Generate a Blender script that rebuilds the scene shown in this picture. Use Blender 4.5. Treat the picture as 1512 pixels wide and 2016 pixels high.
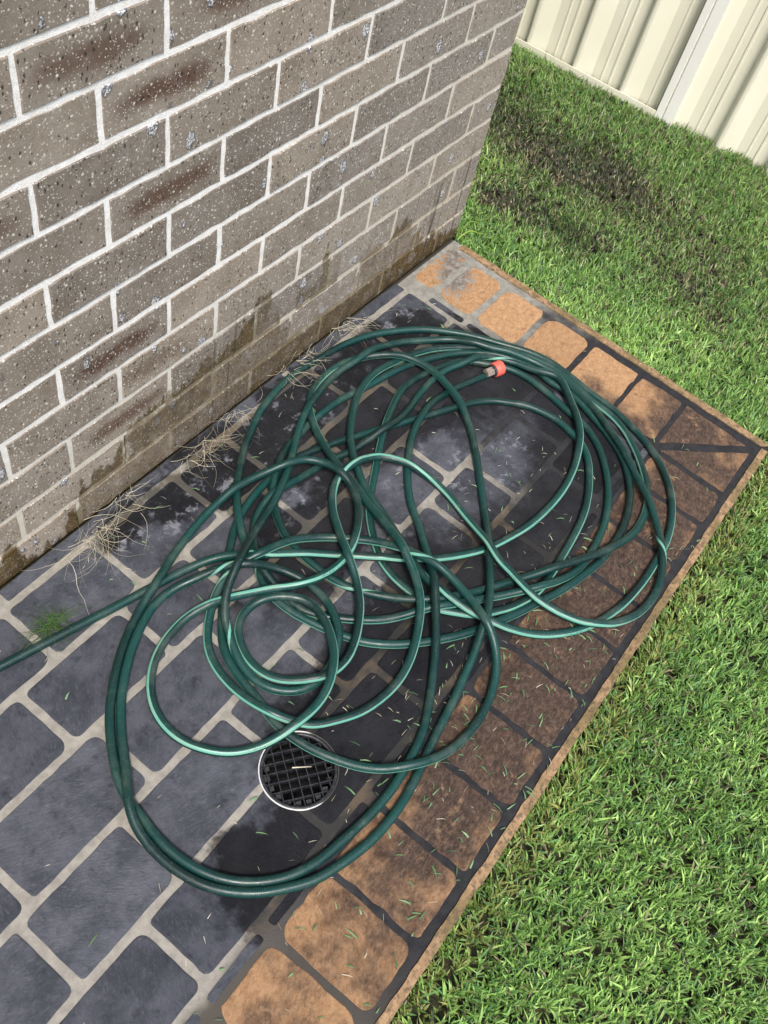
import bpy, bmesh, math, random
import numpy as np
from mathutils import Matrix, Vector, noise as mnoise
R = math.radians
random.seed(7); RNG = np.random.default_rng(11)
for o in list(bpy.data.objects): bpy.data.objects.remove(o)
scene = bpy.context.scene
COL = scene.collection

# ------------------------------------------------------------------ camera
cam_d = bpy.data.cameras.new('camera'); cam = bpy.data.objects.new('camera', cam_d); COL.objects.link(cam)
ROWS = ((0.593462, -0.784379, 0.180425), (-0.589430, -0.576199, -0.566186), (0.548065, 0.229662, -0.804289))          # right, down, forward
r_, d_, f_ = [Vector(v) for v in ROWS]
m = Matrix(((r_.x, -d_.x, -f_.x, -1.93154), (r_.y, -d_.y, -f_.y, -0.85335), (r_.z, -d_.z, -f_.z, 1.53566), (0, 0, 0, 1)))
cam.matrix_world = m
cam_d.sensor_fit = 'VERTICAL'; cam_d.sensor_height = 36.0; cam_d.lens = 32.5059
cam_d.clip_start = 0.02; cam_d.clip_end = 400
scene.camera = cam
scene.render.resolution_x = 768; scene.render.resolution_y = 1024

# ------------------------------------------------------------------ light
SUN_EL, SUN_AZ = 58.0, 222.0        # azimuth measured from +X anticlockwise: the sun stands behind the camera, to its right
sd = Vector((math.cos(R(SUN_EL))*math.cos(R(SUN_AZ)), math.cos(R(SUN_EL))*math.sin(R(SUN_AZ)), math.sin(R(SUN_EL))))
w = bpy.data.worlds.new('World'); scene.world = w; w.use_nodes = True
wn = w.node_tree; bg = wn.nodes['Background']
sky = wn.nodes.new('ShaderNodeTexSky'); sky.sky_type = 'NISHITA'; sky.sun_disc = False
sky.sun_elevation = R(SUN_EL); sky.sun_rotation = math.atan2(sd.x, sd.y)
sky.air_density = 1.0; sky.dust_density = 3.0; sky.ozone_density = 1.0
wn.links.new(sky.outputs[0], bg.inputs[0]); bg.inputs[1].default_value = 0.085
sun_d = bpy.data.lights.new('sun', 'SUN'); sun_d.energy = 1.5; sun_d.angle = R(14); sun_d.color = (1.0, 0.95, 0.88)
sun = bpy.data.objects.new('sun', sun_d); COL.objects.link(sun)
sun.rotation_euler = sd.to_track_quat('Z', 'Y').to_euler()
vs = scene.view_settings; vs.view_transform = 'Standard'; vs.look = 'None'; vs.gamma = 1.0; vs.use_curve_mapping = False
vs.exposure = 1.4
cy = scene.cycles; cy.max_bounces = 6; cy.diffuse_bounces = 3; cy.glossy_bounces = 3; cy.transmission_bounces = 3; cy.transparent_max_bounces = 4

# ------------------------------------------------------------------ node helpers
class NT:
    def __init__(s, mat):
        mat.use_nodes = True; s.t = mat.node_tree; s.b = s.t.nodes.get('Principled BSDF'); s.out = s.t.nodes.get('Material Output')
        s.geo = None
    def n(s, typ, ins=None, **pr):
        nd = s.t.nodes.new(typ)
        for k, v in pr.items(): setattr(nd, k, v)
        for k, v in (ins or {}).items(): s.set(nd.inputs[k], v)
        return nd
    def set(s, sock, v):
        if isinstance(v, bpy.types.NodeSocket): s.t.links.new(v, sock)
        else:
            if hasattr(sock.default_value, '__len__') and not hasattr(v, '__len__'): v = (v,)*len(sock.default_value)
            if hasattr(sock.default_value, '__len__') and len(sock.default_value) == 4 and len(v) == 3: v = (*v, 1)
            sock.default_value = v
    def pos(s):
        if s.geo is None: s.geo = s.n('ShaderNodeNewGeometry')
        return s.geo.outputs['Position']
    def sep(s, v): return s.n('ShaderNodeSeparateXYZ', {0: v}).outputs
    def comb(s, x, y, z): return s.n('ShaderNodeCombineXYZ', {0: x, 1: y, 2: z}).outputs[0]
    def m(s, op, a, b=0.0, c=None, clamp=False):
        nd = s.n('ShaderNodeMath', operation=op, use_clamp=clamp); s.set(nd.inputs[0], a); s.set(nd.inputs[1], b)
        if c is not None: s.set(nd.inputs[2], c)
        return nd.outputs[0]
    def vm(s, op, a, b):
        nd = s.n('ShaderNodeVectorMath', operation=op); s.set(nd.inputs[0], a); s.set(nd.inputs[1], b)
        return nd.outputs[1] if op in ('LENGTH', 'DISTANCE', 'DOT_PRODUCT') else nd.outputs[0]
    def noise(s, vec, scale, detail=4, rough=.6, dist=0.0, col=False):
        nd = s.n('ShaderNodeTexNoise', {'Vector': vec, 'Scale': scale, 'Detail': detail, 'Roughness': rough, 'Distortion': dist})
        return nd.outputs[1] if col else nd.outputs[0]
    def vor(s, vec, scale, out='Distance', rnd=1.0, feature='F1'):
        nd = s.n('ShaderNodeTexVoronoi', {'Vector': vec, 'Scale': scale, 'Randomness': rnd}, feature=feature)
        return nd.outputs[out]
    def ss(s, v, a, b, lo=0.0, hi=1.0):
        return s.n('ShaderNodeMapRange', {0: v, 1: a, 2: b, 3: lo, 4: hi}, interpolation_type='SMOOTHSTEP').outputs[0]
    def mix(s, f, a, b, mode='MIX'):
        nd = s.n('ShaderNodeMix', data_type='RGBA', blend_type=mode); s.set(nd.inputs[0], f); s.set(nd.inputs[6], a); s.set(nd.inputs[7], b)
        return nd.outputs[2]
    def bump(s, h, strength, dist, normal=None):
        nd = s.n('ShaderNodeBump', {'Strength': strength, 'Distance': dist, 'Height': h})
        if normal is not None: s.set(nd.inputs['Normal'], normal)
        return nd.outputs[0]
    def scl(s, v, k): return s.vm('MULTIPLY', v, k)
    def ellipses(s, v, lst):                 # soft union of (x, y, rx, ry, angle) patches on the ground: >0 inside
        acc = None
        for (x, y, rx, ry, a) in lst:
            d = s.vm('SUBTRACT', v, (x, y, 0))
            c_, s_ = math.cos(R(a)), math.sin(R(a))
            u = s.m('DIVIDE', s.vm('DOT_PRODUCT', d, (c_, s_, 0)), rx); w_ = s.m('DIVIDE', s.vm('DOT_PRODUCT', d, (-s_, c_, 0)), ry)
            e = s.m('SUBTRACT', 1.0, s.m('SQRT', s.m('ADD', s.m('MULTIPLY', u, u), s.m('MULTIPLY', w_, w_))))
            e = s.m('MULTIPLY', e, min(rx, ry))
            acc = e if acc is None else s.m('MAXIMUM', acc, e)
        return acc
MATS = {}
def material(name):
    def deco(fn):
        mt = bpy.data.materials.new(name); t = NT(mt); t.b.inputs['Roughness'].default_value = .7
        fn(t, t.b); MATS[name] = mt; return fn
    return deco
def principled(b, **k):
    for a, v in k.items():
        s = b.inputs[a.replace('_', ' ')]; s.default_value = (*v, 1) if hasattr(v, '__len__') and len(v) == 3 else v

# ---- wall
def wall_stain(t):
    """damp brown growth climbing from the slab, with runs where water has come down"""
    p = t.pos(); x, y, z = t.sep(p)
    n1 = t.noise(t.scl(p, (1, 1, .55)), 9, 5, .65); n2 = t.noise(t.scl(p, (1, 1, .18)), 26, 3, .6); n3 = t.noise(p, 3.2, 2, .5)
    mid_ = t.ss(t.m('ABSOLUTE', t.m('ADD', x, .72)), .66, .30)      # the splash zone behind the coil
    top = t.m('ADD', t.m('ADD', .055, t.m('MULTIPLY', mid_, .125)), t.m('MULTIPLY', t.m('SUBTRACT', n1, .5), .50))
    top = t.m('ADD', top, t.m('MULTIPLY', t.m('SUBTRACT', n2, .5), .16))
    top = t.m('ADD', top, t.m('MULTIPLY', t.m('SUBTRACT', n3, .5), .12))
    top = t.m('SUBTRACT', top, t.m('MULTIPLY', t.ss(x, -1.30, -1.62), .07))
    patch = t.ss(t.noise(p, 20, 5, .7), .34, .52)
    a = t.m('MULTIPLY', t.ss(t.m('SUBTRACT', top, z), -.012, .014), t.m('ADD', .55, t.m('MULTIPLY', patch, .45)))
    runs = t.noise(t.scl(p, (1, 1, .05)), 55, 2, .5)
    rz = t.ss(z, .36, .12)
    zone = t.m('MAXIMUM', t.ss(t.m('ABSOLUTE', t.m('ADD', x, .18)), .22, .12), t.ss(t.m('ABSOLUTE', t.m('ADD', x, .90)), .17, .06))
    b = t.m('MULTIPLY', t.m('MULTIPLY', t.ss(runs, .57, .70), rz), zone)
    return a, t.m('MULTIPLY', b, .8)
@material('brick')
def _(t, b):
    p = t.pos(); x, y, z = t.sep(p)
    oi = t.n('ShaderNodeObjectInfo'); tc = t.n('ShaderNodeTexCoord').outputs['Object']
    rnd = oi.outputs['Random']; oc = t.n('ShaderNodeSeparateColor', {0: oi.outputs['Color']}).outputs
    po = t.vm('ADD', p, t.comb(t.m('MULTIPLY', rnd, 7.3), 0, t.m('MULTIPLY', rnd, 3.1)))
    big = t.noise(po, 8, 4, .6); mid = t.noise(po, 42, 4, .65); fine = t.noise(po, 320, 2, .6)
    c = t.mix(t.ss(big, .3, .7), (.200, .165, .128), (.305, .262, .215))
    c = t.mix(t.m('MULTIPLY', t.ss(mid, .35, .75), .5), c, (.33, .29, .24))
    c = t.mix(t.m('MULTIPLY', t.ss(fine, .45, .75), .35), c, (.09, .075, .06))
    c = t.mix(1.0, c, t.mix(rnd, (.70, .70, .72), (1.15, 1.13, 1.10)), 'MULTIPLY')
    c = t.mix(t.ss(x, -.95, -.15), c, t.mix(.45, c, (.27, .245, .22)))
    # flashing: the long burnt mark some bricks carry
    lx, ly, lz = t.sep(tc)
    wob = t.m('MULTIPLY', t.m('SUBTRACT', t.noise(po, 22, 3, .6), .5), .9)
    e = t.m('ADD', t.m('SQRT', t.m('ADD', t.m('POWER', t.m('DIVIDE', t.m('SUBTRACT', lx, t.m('SUBTRACT', oc[2], .5)), .105), 4), t.m('POWER', t.m('DIVIDE', lz, .024), 2))), wob)
    sm = t.m('MULTIPLY', t.ss(e, 1.15, .25), oc[0])
    c = t.mix(t.m('MULTIPLY', sm, .9), c, (.085, .042, .026))
    # efflorescence haze on some
    hz = t.m('MULTIPLY', t.ss(t.noise(po, 30, 5, .7), .48, .72), oc[1])
    c = t.mix(hz, c, (.42, .41, .40))
    # pale grit, dark grit
    wv = t.vm('ADD', p, t.scl(t.vm('SUBTRACT', t.noise(p, 160, 2, .5, col=True), (.5, .5, .5)), (.0055, .0055, .0055)))
    nd = t.n('ShaderNodeTexVoronoi', {'Vector': wv, 'Scale': 125}); rr = t.sep(nd.outputs['Color'])[0]
    sp = t.m('MULTIPLY', t.ss(nd.outputs['Distance'], t.m('MULTIPLY', rr, .42), 0.0), t.ss(rr, .45, .55))
    nd2 = t.n('ShaderNodeTexVoronoi', {'Vector': t.scl(wv, (1.2, 1, .65)), 'Scale': 130}); r2 = t.sep(nd2.outputs['Color'])[1]
    dk = t.m('MULTIPLY', t.ss(nd2.outputs['Distance'], t.m('MULTIPLY', r2, .40), .10), t.ss(r2, .60, .72))
    c = t.mix(t.m('MULTIPLY', dk, .85), c, (.030, .026, .022))
    nd4 = t.n('ShaderNodeTexVoronoi', {'Vector': wv, 'Scale': 290}); r4 = t.sep(nd4.outputs['Color'])[2]
    sp2 = t.m('MULTIPLY', t.ss(nd4.outputs['Distance'], t.m('MULTIPLY', r4, .52), .05), t.ss(r4, .55, .65))
    sp = t.m('MAXIMUM', sp, t.m('MULTIPLY', sp2, .8))
    c = t.mix(t.m('MULTIPLY', sp, .95), c, (.80, .77, .68))
    # bloated lime blisters: pale lump with a dark rim
    wv2 = t.vm('ADD', t.scl(p, (1.25, 1, .85)), t.scl(t.vm('SUBTRACT', t.noise(p, 60, 3, .6, col=True), (.5, .5, .5)), (.02, .02, .02)))
    nd3 = t.n('ShaderNodeTexVoronoi', {'Vector': wv2, 'Scale': 21}); r3 = t.sep(nd3.outputs['Color'])[0]
    rad = t.m('MULTIPLY', t.ss(r3, .34, 1.0), .27)
    lump = t.m('MULTIPLY', t.ss(t.m('SUBTRACT', rad, nd3.outputs['Distance']), -.01, .05), t.ss(r3, .44, .48))
    rim = t.m('MULTIPLY', t.ss(t.m('SUBTRACT', t.m('ADD', rad, .04), nd3.outputs['Distance']), 0, .04), t.ss(r3, .44, .48))
    c = t.mix(t.m('MULTIPLY', rim, .6), c, (.055, .05, .05))
    lf = t.noise(p, 300, 2, .7)
    c = t.mix(lump, c, t.mix(t.ss(lf, .42, .62), (.13, .13, .145), (.68, .67, .67)))
    st, run = wall_stain(t)
    sc = t.mix(t.ss(mid, .3, .7), (.034, .021, .005), (.105, .066, .017))
    sc = t.mix(t.m('MULTIPLY', sp, .5), sc, (.5, .45, .35))
    c = t.mix(t.m('MULTIPLY', st, t.m('SUBTRACT', .95, t.m('MULTIPLY', oc[1], .85))), c, sc)
    c = t.mix(run, c, (.030, .025, .015))
    t.set(b.inputs['Base Color'], c); b.inputs['Roughness'].default_value = .88; b.inputs['Specular IOR Level'].default_value = .25
    h = t.m('ADD', t.m('MULTIPLY', fine, .5), t.m('ADD', t.m('MULTIPLY', mid, .8), t.m('SUBTRACT', t.m('MULTIPLY', lump, 1.2), t.m('MULTIPLY', dk, .9))))
    t.set(b.inputs['Normal'], t.bump(h, .55, .0016))
@material('mortar')
def _(t, b):
    p = t.pos(); x, y, z = t.sep(p)
    n = t.noise(p, 60, 4, .6); g = t.noise(p, 420, 2, .6)
    c = t.mix(t.ss(n, .3, .7), (.76, .735, .69), (.88, .87, .84))
    c = t.mix(t.m('MULTIPLY', t.ss(g, .55, .75), .5), c, (.42, .38, .32))
    c = t.mix(t.ss(x, -.85, -.1), c, t.mix(.75, c, (.52, .47, .39)))
    c = t.mix(t.m('MULTIPLY', t.ss(z, .45, .08), .65), c, (.40, .35, .24))
    st, run = wall_stain(t)
    c = t.mix(t.m('MULTIPLY', st, .8), c, (.13, .092, .034)); c = t.mix(t.m('MULTIPLY', run, .7), c, (.08, .06, .035))
    t.set(b.inputs['Base Color'], c); b.inputs['Roughness'].default_value = .92; b.inputs['Specular IOR Level'].default_value = .2
    t.set(b.inputs['Normal'], t.bump(t.m('ADD', g, n), .5, .0015))

# ---- paving
WET = [(-.72, -.16, .42, .13, 0), (-.62, -.29, .26, .09, 0), (-.80, -.64, .50, .11, 0), (-.42, -.25, .13, .16, 0), (-1.50, -.735, .185, .105, -8), (-1.25, -.66, .22, .14, 0), (-1.02, -.66, .26, .16, 0), (-.72, -.70, .28, .13, 0), (-.50, -.60, .20, .22, 0), (-.42, -.38, .15, .26, 0),
       (-.86, -.10, .42, .085, -2), (-.70, -.22, .28, .12, 0), (-1.05, -.36, .20, .10, 15), (-.85, -.56, .22, .09, 0)]
DRY = [(-.60, -.51, .15, .085, 12), (-.80, -.40, .12, .06, 10), (-1.24, -.45, .10, .06, 0), (-.76, -.52, .10, .06, 0)]
def wet(t, warp=.055):
    p = t.pos(); q = t.vm('MULTIPLY', p, (1, 1, 0))
    nz = t.noise(q, 9, 5, .62); nf = t.noise(q, 38, 4, .65)
    k = t.m('ADD', t.m('MULTIPLY', t.m('SUBTRACT', nz, .5), warp*4), t.m('MULTIPLY', t.m('SUBTRACT', nf, .5), warp*.9))
    a = t.m('ADD', t.ellipses(q, WET), k); d = t.m('ADD', t.ellipses(q, DRY), k)
    return t.m('MULTIPLY', t.ss(a, -.012, .020), t.m('SUBTRACT', 1.0, t.m('MULTIPLY', t.ss(d, -.03, .05), .85)))
@material('blue_paver')
def _(t, b):
    p = t.pos(); oi = t.n('ShaderNodeObjectInfo'); rnd = oi.outputs['Random']
    a = t.m('MULTIPLY', rnd, 3.0)
    rot = t.n('ShaderNodeVectorRotate', {'Vector': p, 'Angle': a}, rotation_type='Z_AXIS').outputs[0]
    st = t.vm('ADD', t.scl(rot, (1, .36, 1)), t.comb(a, a, 0))
    cleft = t.noise(st, 240, 6, .82, .3); cl2 = t.noise(t.vm('ADD', p, t.comb(a, 0, 0)), 34, 6, .68); big = t.noise(p, 13, 6, .7)
    c = t.mix(t.ss(big, .36, .64), (.053, .058, .072), (.100, .106, .128))
    c = t.mix(t.m('MULTIPLY', t.ss(cleft, .50, .72), .75), c, (.150, .156, .172))
    c = t.mix(t.m('MULTIPLY', t.ss(cl2, .56, .76), .45), c, (.165, .166, .180))
    c = t.mix(t.m('MULTIPLY', t.ss(cl2, .46, .30), .6), c, (.024, .025, .035))
    c = t.mix(1.0, c, t.mix(rnd, (.78, .78, .79), (1.2, 1.19, 1.16)), 'MULTIPLY')
    W = wet(t)
    eff = t.ss(t.noise(p, 26, 6, .72), .55, .66); zone = t.ss(t.ellipses(p, [(-.62, -.50, .16, .10, 0), (-.75, -.40, .12, .07, 0), (-.95, -.12, .45, .09, 0), (-.97, -.28, .14, .06, 0), (-.42, -.11, .12, .07, 0), (-1.28, -.10, .12, .06, 0)]), -.01, .06)
    eff = t.m('MULTIPLY', eff, zone)
    damp = t.mix(1.0, c, (.13, .125, .13), 'MULTIPLY')
    c = t.mix(t.m('MULTIPLY', W, .92), c, damp)
    c = t.mix(t.m('MULTIPLY', eff, .55), c, (.36, .37, .42))
    t.set(b.inputs['Base Color'], c)
    t.set(b.inputs['Roughness'], t.mix(W, (.8,)*3, (.58,)*3)); b.inputs['Specular IOR Level'].default_value = .18
    h = t.m('ADD', t.m('MULTIPLY', cleft, 1.0), t.m('MULTIPLY', cl2, .6))
    t.set(b.inputs['Normal'], t.bump(h, 1.0, .0045))
@material('orange_paver')
def _(t, b):
    p = t.pos(); x, y, z = t.sep(p); rnd = t.n('ShaderNodeObjectInfo').outputs['Random']
    a = t.m('MULTIPLY', rnd, .7)
    rot = t.n('ShaderNodeVectorRotate', {'Vector': p, 'Angle': t.m('ADD', a, .9)}, rotation_type='Z_AXIS').outputs[0]
    cleft = t.noise(t.scl(rot, (1, .38, 1)), 260, 6, .82, .25); n2 = t.noise(p, 70, 5, .7); big = t.noise(p, 13, 5, .62)
    c = t.mix(t.ss(n2, .3, .7), (.40, .225, .112), (.53, .325, .175))
    c = t.mix(t.m('MULTIPLY', t.ss(cleft, .52, .34), .6), c, (.20, .105, .055))
    c = t.mix(1.0, c, t.mix(rnd, (.90, .88, .86), (1.08, 1.08, 1.08)), 'MULTIPLY')
    q = t.vm('MULTIPLY', p, (1, 1, 0))
    # tread-in grime: heavy along the front edge, fading towards the house end and the near end
    zone = t.ss(t.m('ADD', t.ellipses(q, [(-.80, -.87, .98, .15, 0), (-.22, -.84, .22, .13, 40), (-.27, -.64, .07, .20, 0)]), t.m('MULTIPLY', t.m('SUBTRACT', big, .5), .26)), -.03, .07)
    g = t.m('MULTIPLY', zone, t.ss(t.m('ADD', big, t.m('MULTIPLY', t.m('SUBTRACT', n2, .5), .55)), .90, .58))
    gc = t.mix(t.ss(t.m('ADD', t.m('MULTIPLY', cleft, .7), t.m('MULTIPLY', n2, .3)), .42, .66), (.024, .018, .018), (.150, .100, .078))
    c = t.mix(t.m('MULTIPLY', g, .93), c, gc)
    spots = t.ss(t.noise(p, 34, 5, .7), .58, .70)
    c = t.mix(t.m('MULTIPLY', spots, .55), c, (.20, .095, .060))
    c = t.mix(t.m('MULTIPLY', wet(t), t.m('MULTIPLY', zone, .55)), c, t.mix(1.0, c, (.45, .40, .40), 'MULTIPLY'))
    # worn-through grey patch beside the house
    wr = t.ss(t.m('ADD', t.ellipses(q, [(-.16, -.10, .085, .05, 30), (-.07, -.05, .06, .05, 0), (-.12, -.06, .05, .03, 0)]), t.m('MULTIPLY', t.m('SUBTRACT', n2, .5), .14)), .0, .012)
    c = t.mix(t.m('MULTIPLY', wr, .9), c, t.mix(t.ss(n2, .4, .6), (.12, .12, .115), (.30, .29, .26)))
    t.set(b.inputs['Base Color'], c); b.inputs['Roughness'].default_value = .78; b.inputs['Specular IOR Level'].default_value = .3
    t.set(b.inputs['Normal'], t.bump(t.m('ADD', cleft, t.m('MULTIPLY', n2, .4)), 1.0, .0055))
@material('edge_strip')
def _(t, b):
    p = t.pos(); n2 = t.noise(p, 60, 5, .7); big = t.noise(p, 14, 4, .6)
    c = t.mix(t.ss(n2, .3, .7), (.23, .14, .070), (.36, .235, .130)); c = t.mix(t.m('MULTIPLY', t.ss(big, .42, .60), .75), c, (.13, .095, .035)); c = t.mix(t.m('MULTIPLY', t.ss(t.noise(p, 110, 5, .75), .46, .62), .7), c, (.055, .042, .026))
    t.set(b.inputs['Base Color'], c); b.inputs['Roughness'].default_value = .85
    t.set(b.inputs['Normal'], t.bump(n2, .6, .002))
@material('grout')
def _(t, b):
    p = t.pos(); x, y, z = t.sep(p); n = t.noise(p, 45, 5, .65); g = t.noise(p, 300, 3, .6); big = t.noise(p, 12, 4, .6)
    c = t.mix(t.ss(n, .3, .7), (.195, .182, .157), (.29, .272, .236)); c = t.mix(t.m('MULTIPLY', t.ss(g, .58, .72), .6), c, (.15, .13, .10))
    W = wet(t)
    damp = t.mix(t.ss(big, .44, .66), (.008, .0075, .0065), (.070, .050, .029))
    c = t.mix(t.m('MULTIPLY', W, t.ss(t.m('ADD', y, t.m('MULTIPLY', t.m('ADD', x, 1.0), -.10)), -.36, -.48, .80, .98)), c, damp)
    # grimy joints of the front border; bare grey cement at the house end
    fr = t.ss(t.m('ADD', y, t.m('MULTIPLY', t.m('SUBTRACT', big, .5), .05)), -.735, -.765)
    cf = t.mix(t.ss(n, .35, .7), (.0055, .006, .0085), (.020, .0195, .022)); cf = t.mix(t.ss(x, -1.50, -1.72), cf, (.060, .052, .042))
    c = t.mix(fr, c, cf)
    en = t.ss(t.m('ADD', x, t.m('MULTIPLY', t.m('SUBTRACT', big, .5), .04)), -.315, -.29)
    ce = t.mix(t.ss(t.m('ADD', y, t.m('MULTIPLY', t.m('SUBTRACT', big, .5), .6)), -.22, -.50), t.mix(t.ss(n, .35, .7), (.17, .165, .145), (.27, .26, .23)), cf)
    c = t.mix(en, c, ce)
    c = t.mix(t.ss(y, -.021, -.016), c, (.022, .019, .013))
    c = t.mix(t.m('MULTIPLY', t.ss(t.m('ADD', x, t.m('MULTIPLY', t.m('SUBTRACT', big, .5), .2)), -.68, -.56), t.m('MULTIPLY', t.ss(x, -.285, -.30), t.ss(y, -.20, -.26))), c, t.mix(t.ss(n, .35, .7), (.009, .009, .011), (.022, .022, .025)))
    t.set(b.inputs['Base Color'], c); t.set(b.inputs['Roughness'], t.mix(W, (.88,)*3, (.6,)*3))
    t.set(b.inputs['Normal'], t.bump(t.m('ADD', g, n), .5, .0014))

# ---- hose and fittings
@material('hose_rubber')
def _(t, b):
    uv = t.n('ShaderNodeUVMap').outputs[0]; u, v, _z = t.sep(uv); p = t.pos()
    cu = t.m('MULTIPLY', u, 26*math.pi); cv = t.m('MULTIPLY', v, 2*math.pi*330/2)
    br = t.m('MULTIPLY', t.m('SINE', t.m('ADD', cu, cv)), t.m('SINE', t.m('SUBTRACT', cu, cv)))
    vis = t.ss(t.noise(t.comb(t.m('MULTIPLY', v, 1.2), 0, 0), 2.4, 2, .5), .36, .60)
    brk = t.m('MULTIPLY', t.ss(br, -.15, .35), vis)
    c = t.mix(t.m('MULTIPLY', brk, .8), (.0026, .018, .016), (.011, .098, .084))
    dirt = t.noise(p, 35, 4, .65)
    c = t.mix(t.m('MULTIPLY', t.ss(t.noise(p, 14, 5, .7), .48, .70), .45), c, (.075, .105, .085))
    # one pale stripe runs along the hose, with fine print on it
    du = t.m('MINIMUM', u, t.m('SUBTRACT', 1.0, u))
    jag = t.m('MULTIPLY', t.m('SUBTRACT', t.noise(t.comb(t.m('MULTIPLY', v, 90), 0, 0), 1, 2, .5), .5), .012)
    s_ = t.ss(t.m('ADD', du, jag), .064, .052)
    pr = t.m('MULTIPLY', t.ss(t.noise(t.comb(t.m('MULTIPLY', v, 420), t.m('MULTIPLY', u, 30), 0), 1, 1, .5), .53, .57), t.ss(t.noise(t.comb(t.m('MULTIPLY', v, 7), 0, 0), 1, 0, .5), .60, .64))
    pr = t.m('MULTIPLY', pr, t.ss(du, .030, .022))
    sc = t.mix(t.ss(dirt, .35, .7), (.11, .33, .25), (.17, .34, .26)); sc = t.mix(pr, sc, (.01, .03, .03))
    c = t.mix(s_, c, sc)
    gr = t.ss(t.vor(p, 210), .16, .08)
    c = t.mix(t.m('MULTIPLY', gr, .35), c, (.35, .42, .38))
    t.set(b.inputs['Base Color'], c)
    t.set(b.inputs['Roughness'], t.ss(dirt, .3, .7, .28, .48)); b.inputs['Specular IOR Level'].default_value = .42
    t.set(b.inputs['Normal'], t.bump(t.m('ADD', t.m('MULTIPLY', brk, .5), t.noise(p, 500, 2, .5)), .22, .0006))
@material('red_plastic')
def _(t, b):
    p = t.pos(); n = t.noise(p, 180, 4, .6)
    t.set(b.inputs['Base Color'], t.mix(t.ss(n, .3, .7), (.74, .095, .065), (.82, .150, .105))); principled(b, Roughness=.42)
    t.set(b.inputs['Normal'], t.bump(n, .25, .0006))
@material('metal_collar')
def _(t, b):
    p = t.pos(); n = t.noise(p, 260, 4, .65)
    t.set(b.inputs['Base Color'], t.mix(t.ss(n, .35, .7), (.28, .20, .15), (.58, .50, .44))); principled(b, Roughness=.42, Metallic=.55)
@material('black_rubber')
def _(t, b):
    t.set(b.inputs['Base Color'], t.mix(t.noise(t.pos(), 200), (.012, .013, .015), (.045, .047, .05))); principled(b, Roughness=.5)
@material('grate_plastic')
def _(t, b):
    n = t.noise(t.pos(), 160, 4, .6)
    t.set(b.inputs['Base Color'], t.mix(t.ss(n, .4, .75), (.010, .011, .014), (.045, .046, .050))); principled(b, Roughness=.45)
@material('drain_pit')
def _(t, b):
    t.set(b.inputs['Base Color'], t.mix(t.noise(t.pos(), 60), (.0006, .0006, .0006), (.002, .002, .0018))); principled(b, Roughness=.9)
@material('white_plastic')
def _(t, b):
    n = t.noise(t.pos(), 90, 4, .65)
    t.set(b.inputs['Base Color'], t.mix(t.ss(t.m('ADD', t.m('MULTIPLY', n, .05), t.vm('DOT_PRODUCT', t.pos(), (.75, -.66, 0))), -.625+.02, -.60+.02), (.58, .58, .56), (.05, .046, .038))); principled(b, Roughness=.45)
# ---- fence
@material('cream_steel')
def _(t, b):
    p = t.pos(); x, y, z = t.sep(p); n = t.noise(p, 5, 4, .6); sp = t.noise(p, 130, 3, .6)
    c = t.mix(t.ss(n, .3, .7), (.72, .695, .56), (.76, .735, .60))
    mud = t.m('MULTIPLY', t.ss(t.m('ADD', z, t.m('MULTIPLY', t.noise(p, 40, 4, .6), .05)), .020, -.01), t.ss(sp, .35, .6))
    c = t.mix(t.m('MULTIPLY', mud, .5), c, (.16, .10, .05))
    t.set(b.inputs['Base Color'], c); principled(b, Roughness=.42)
@material('post_steel')
def _(t, b):
    n = t.noise(t.pos(), 5, 4, .6)
    t.set(b.inputs['Base Color'], t.mix(t.ss(n, .3, .7), (.78, .77, .70), (.82, .81, .75))); principled(b, Roughness=.4)
# ---- plants and soil
def leafy(name, rough=.5, trans=.3):
    mt = bpy.data.materials.new(name); t = NT(mt); b = t.b
    at = t.n('ShaderNodeVertexColor', layer_name='col').outputs[0]
    t.set(b.inputs['Base Color'], at); b.inputs['Roughness'].default_value = rough; b.inputs['Specular IOR Level'].default_value = .4
    tr = t.n('ShaderNodeBsdfTranslucent', {0: at}); mx = t.n('ShaderNodeMixShader', {0: trans})
    t.t.links.new(b.outputs[0], mx.inputs[1]); t.t.links.new(tr.outputs[0], mx.inputs[2]); t.t.links.new(mx.outputs[0], t.out.inputs[0])
    MATS[name] = mt
leafy('grass_blade', .45, .35); leafy('dry_straw', .6, .25)
@material('soil')
def _(t, b):
    p = t.pos(); n = t.noise(p, 30, 6, .7); g = t.noise(p, 240, 3, .6)
    c = t.mix(t.ss(n, .3, .7), (.035, .036, .016), (.080, .078, .036)); c = t.mix(t.m('MULTIPLY', t.ss(g, .55, .75), .5), c, (.15, .12, .065))
    t.set(b.inputs['Base Color'], c); b.inputs['Roughness'].default_value = .95; t.set(b.inputs['Normal'], t.bump(t.m('ADD', n, g), .8, .01))

# ------------------------------------------------------------------ object helpers
def obj(name, me, mat=None, parent=None, label=None, cat=None, group=None, kind=None):
    if isinstance(me, bmesh.types.BMesh):
        bm = me; me = bpy.data.meshes.new(name); bm.to_mesh(me); bm.free()
    o = bpy.data.objects.new(name, me); COL.objects.link(o)
    if mat and me is not None and not me.materials: me.materials.append(MATS[mat])
    if parent: o.parent = parent
    for k, v in (('label', label), ('category', cat), ('group', group), ('kind', kind)):
        if v: o[k] = v
    return o
def empty(name, loc, label, cat, group=None):
    o = obj(name, None, label=label, cat=cat, group=group); o.location = loc; o.empty_display_size = .05; return o
def mesh_from(name, V, F, mat=None, smooth=False):
    me = bpy.data.meshes.new(name); me.from_pydata([tuple(v) for v in V], [], F); me.update()
    if smooth: me.polygons.foreach_set('use_smooth', [True]*len(me.polygons))
    if mat: me.materials.append(MATS[mat])
    return me
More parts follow.
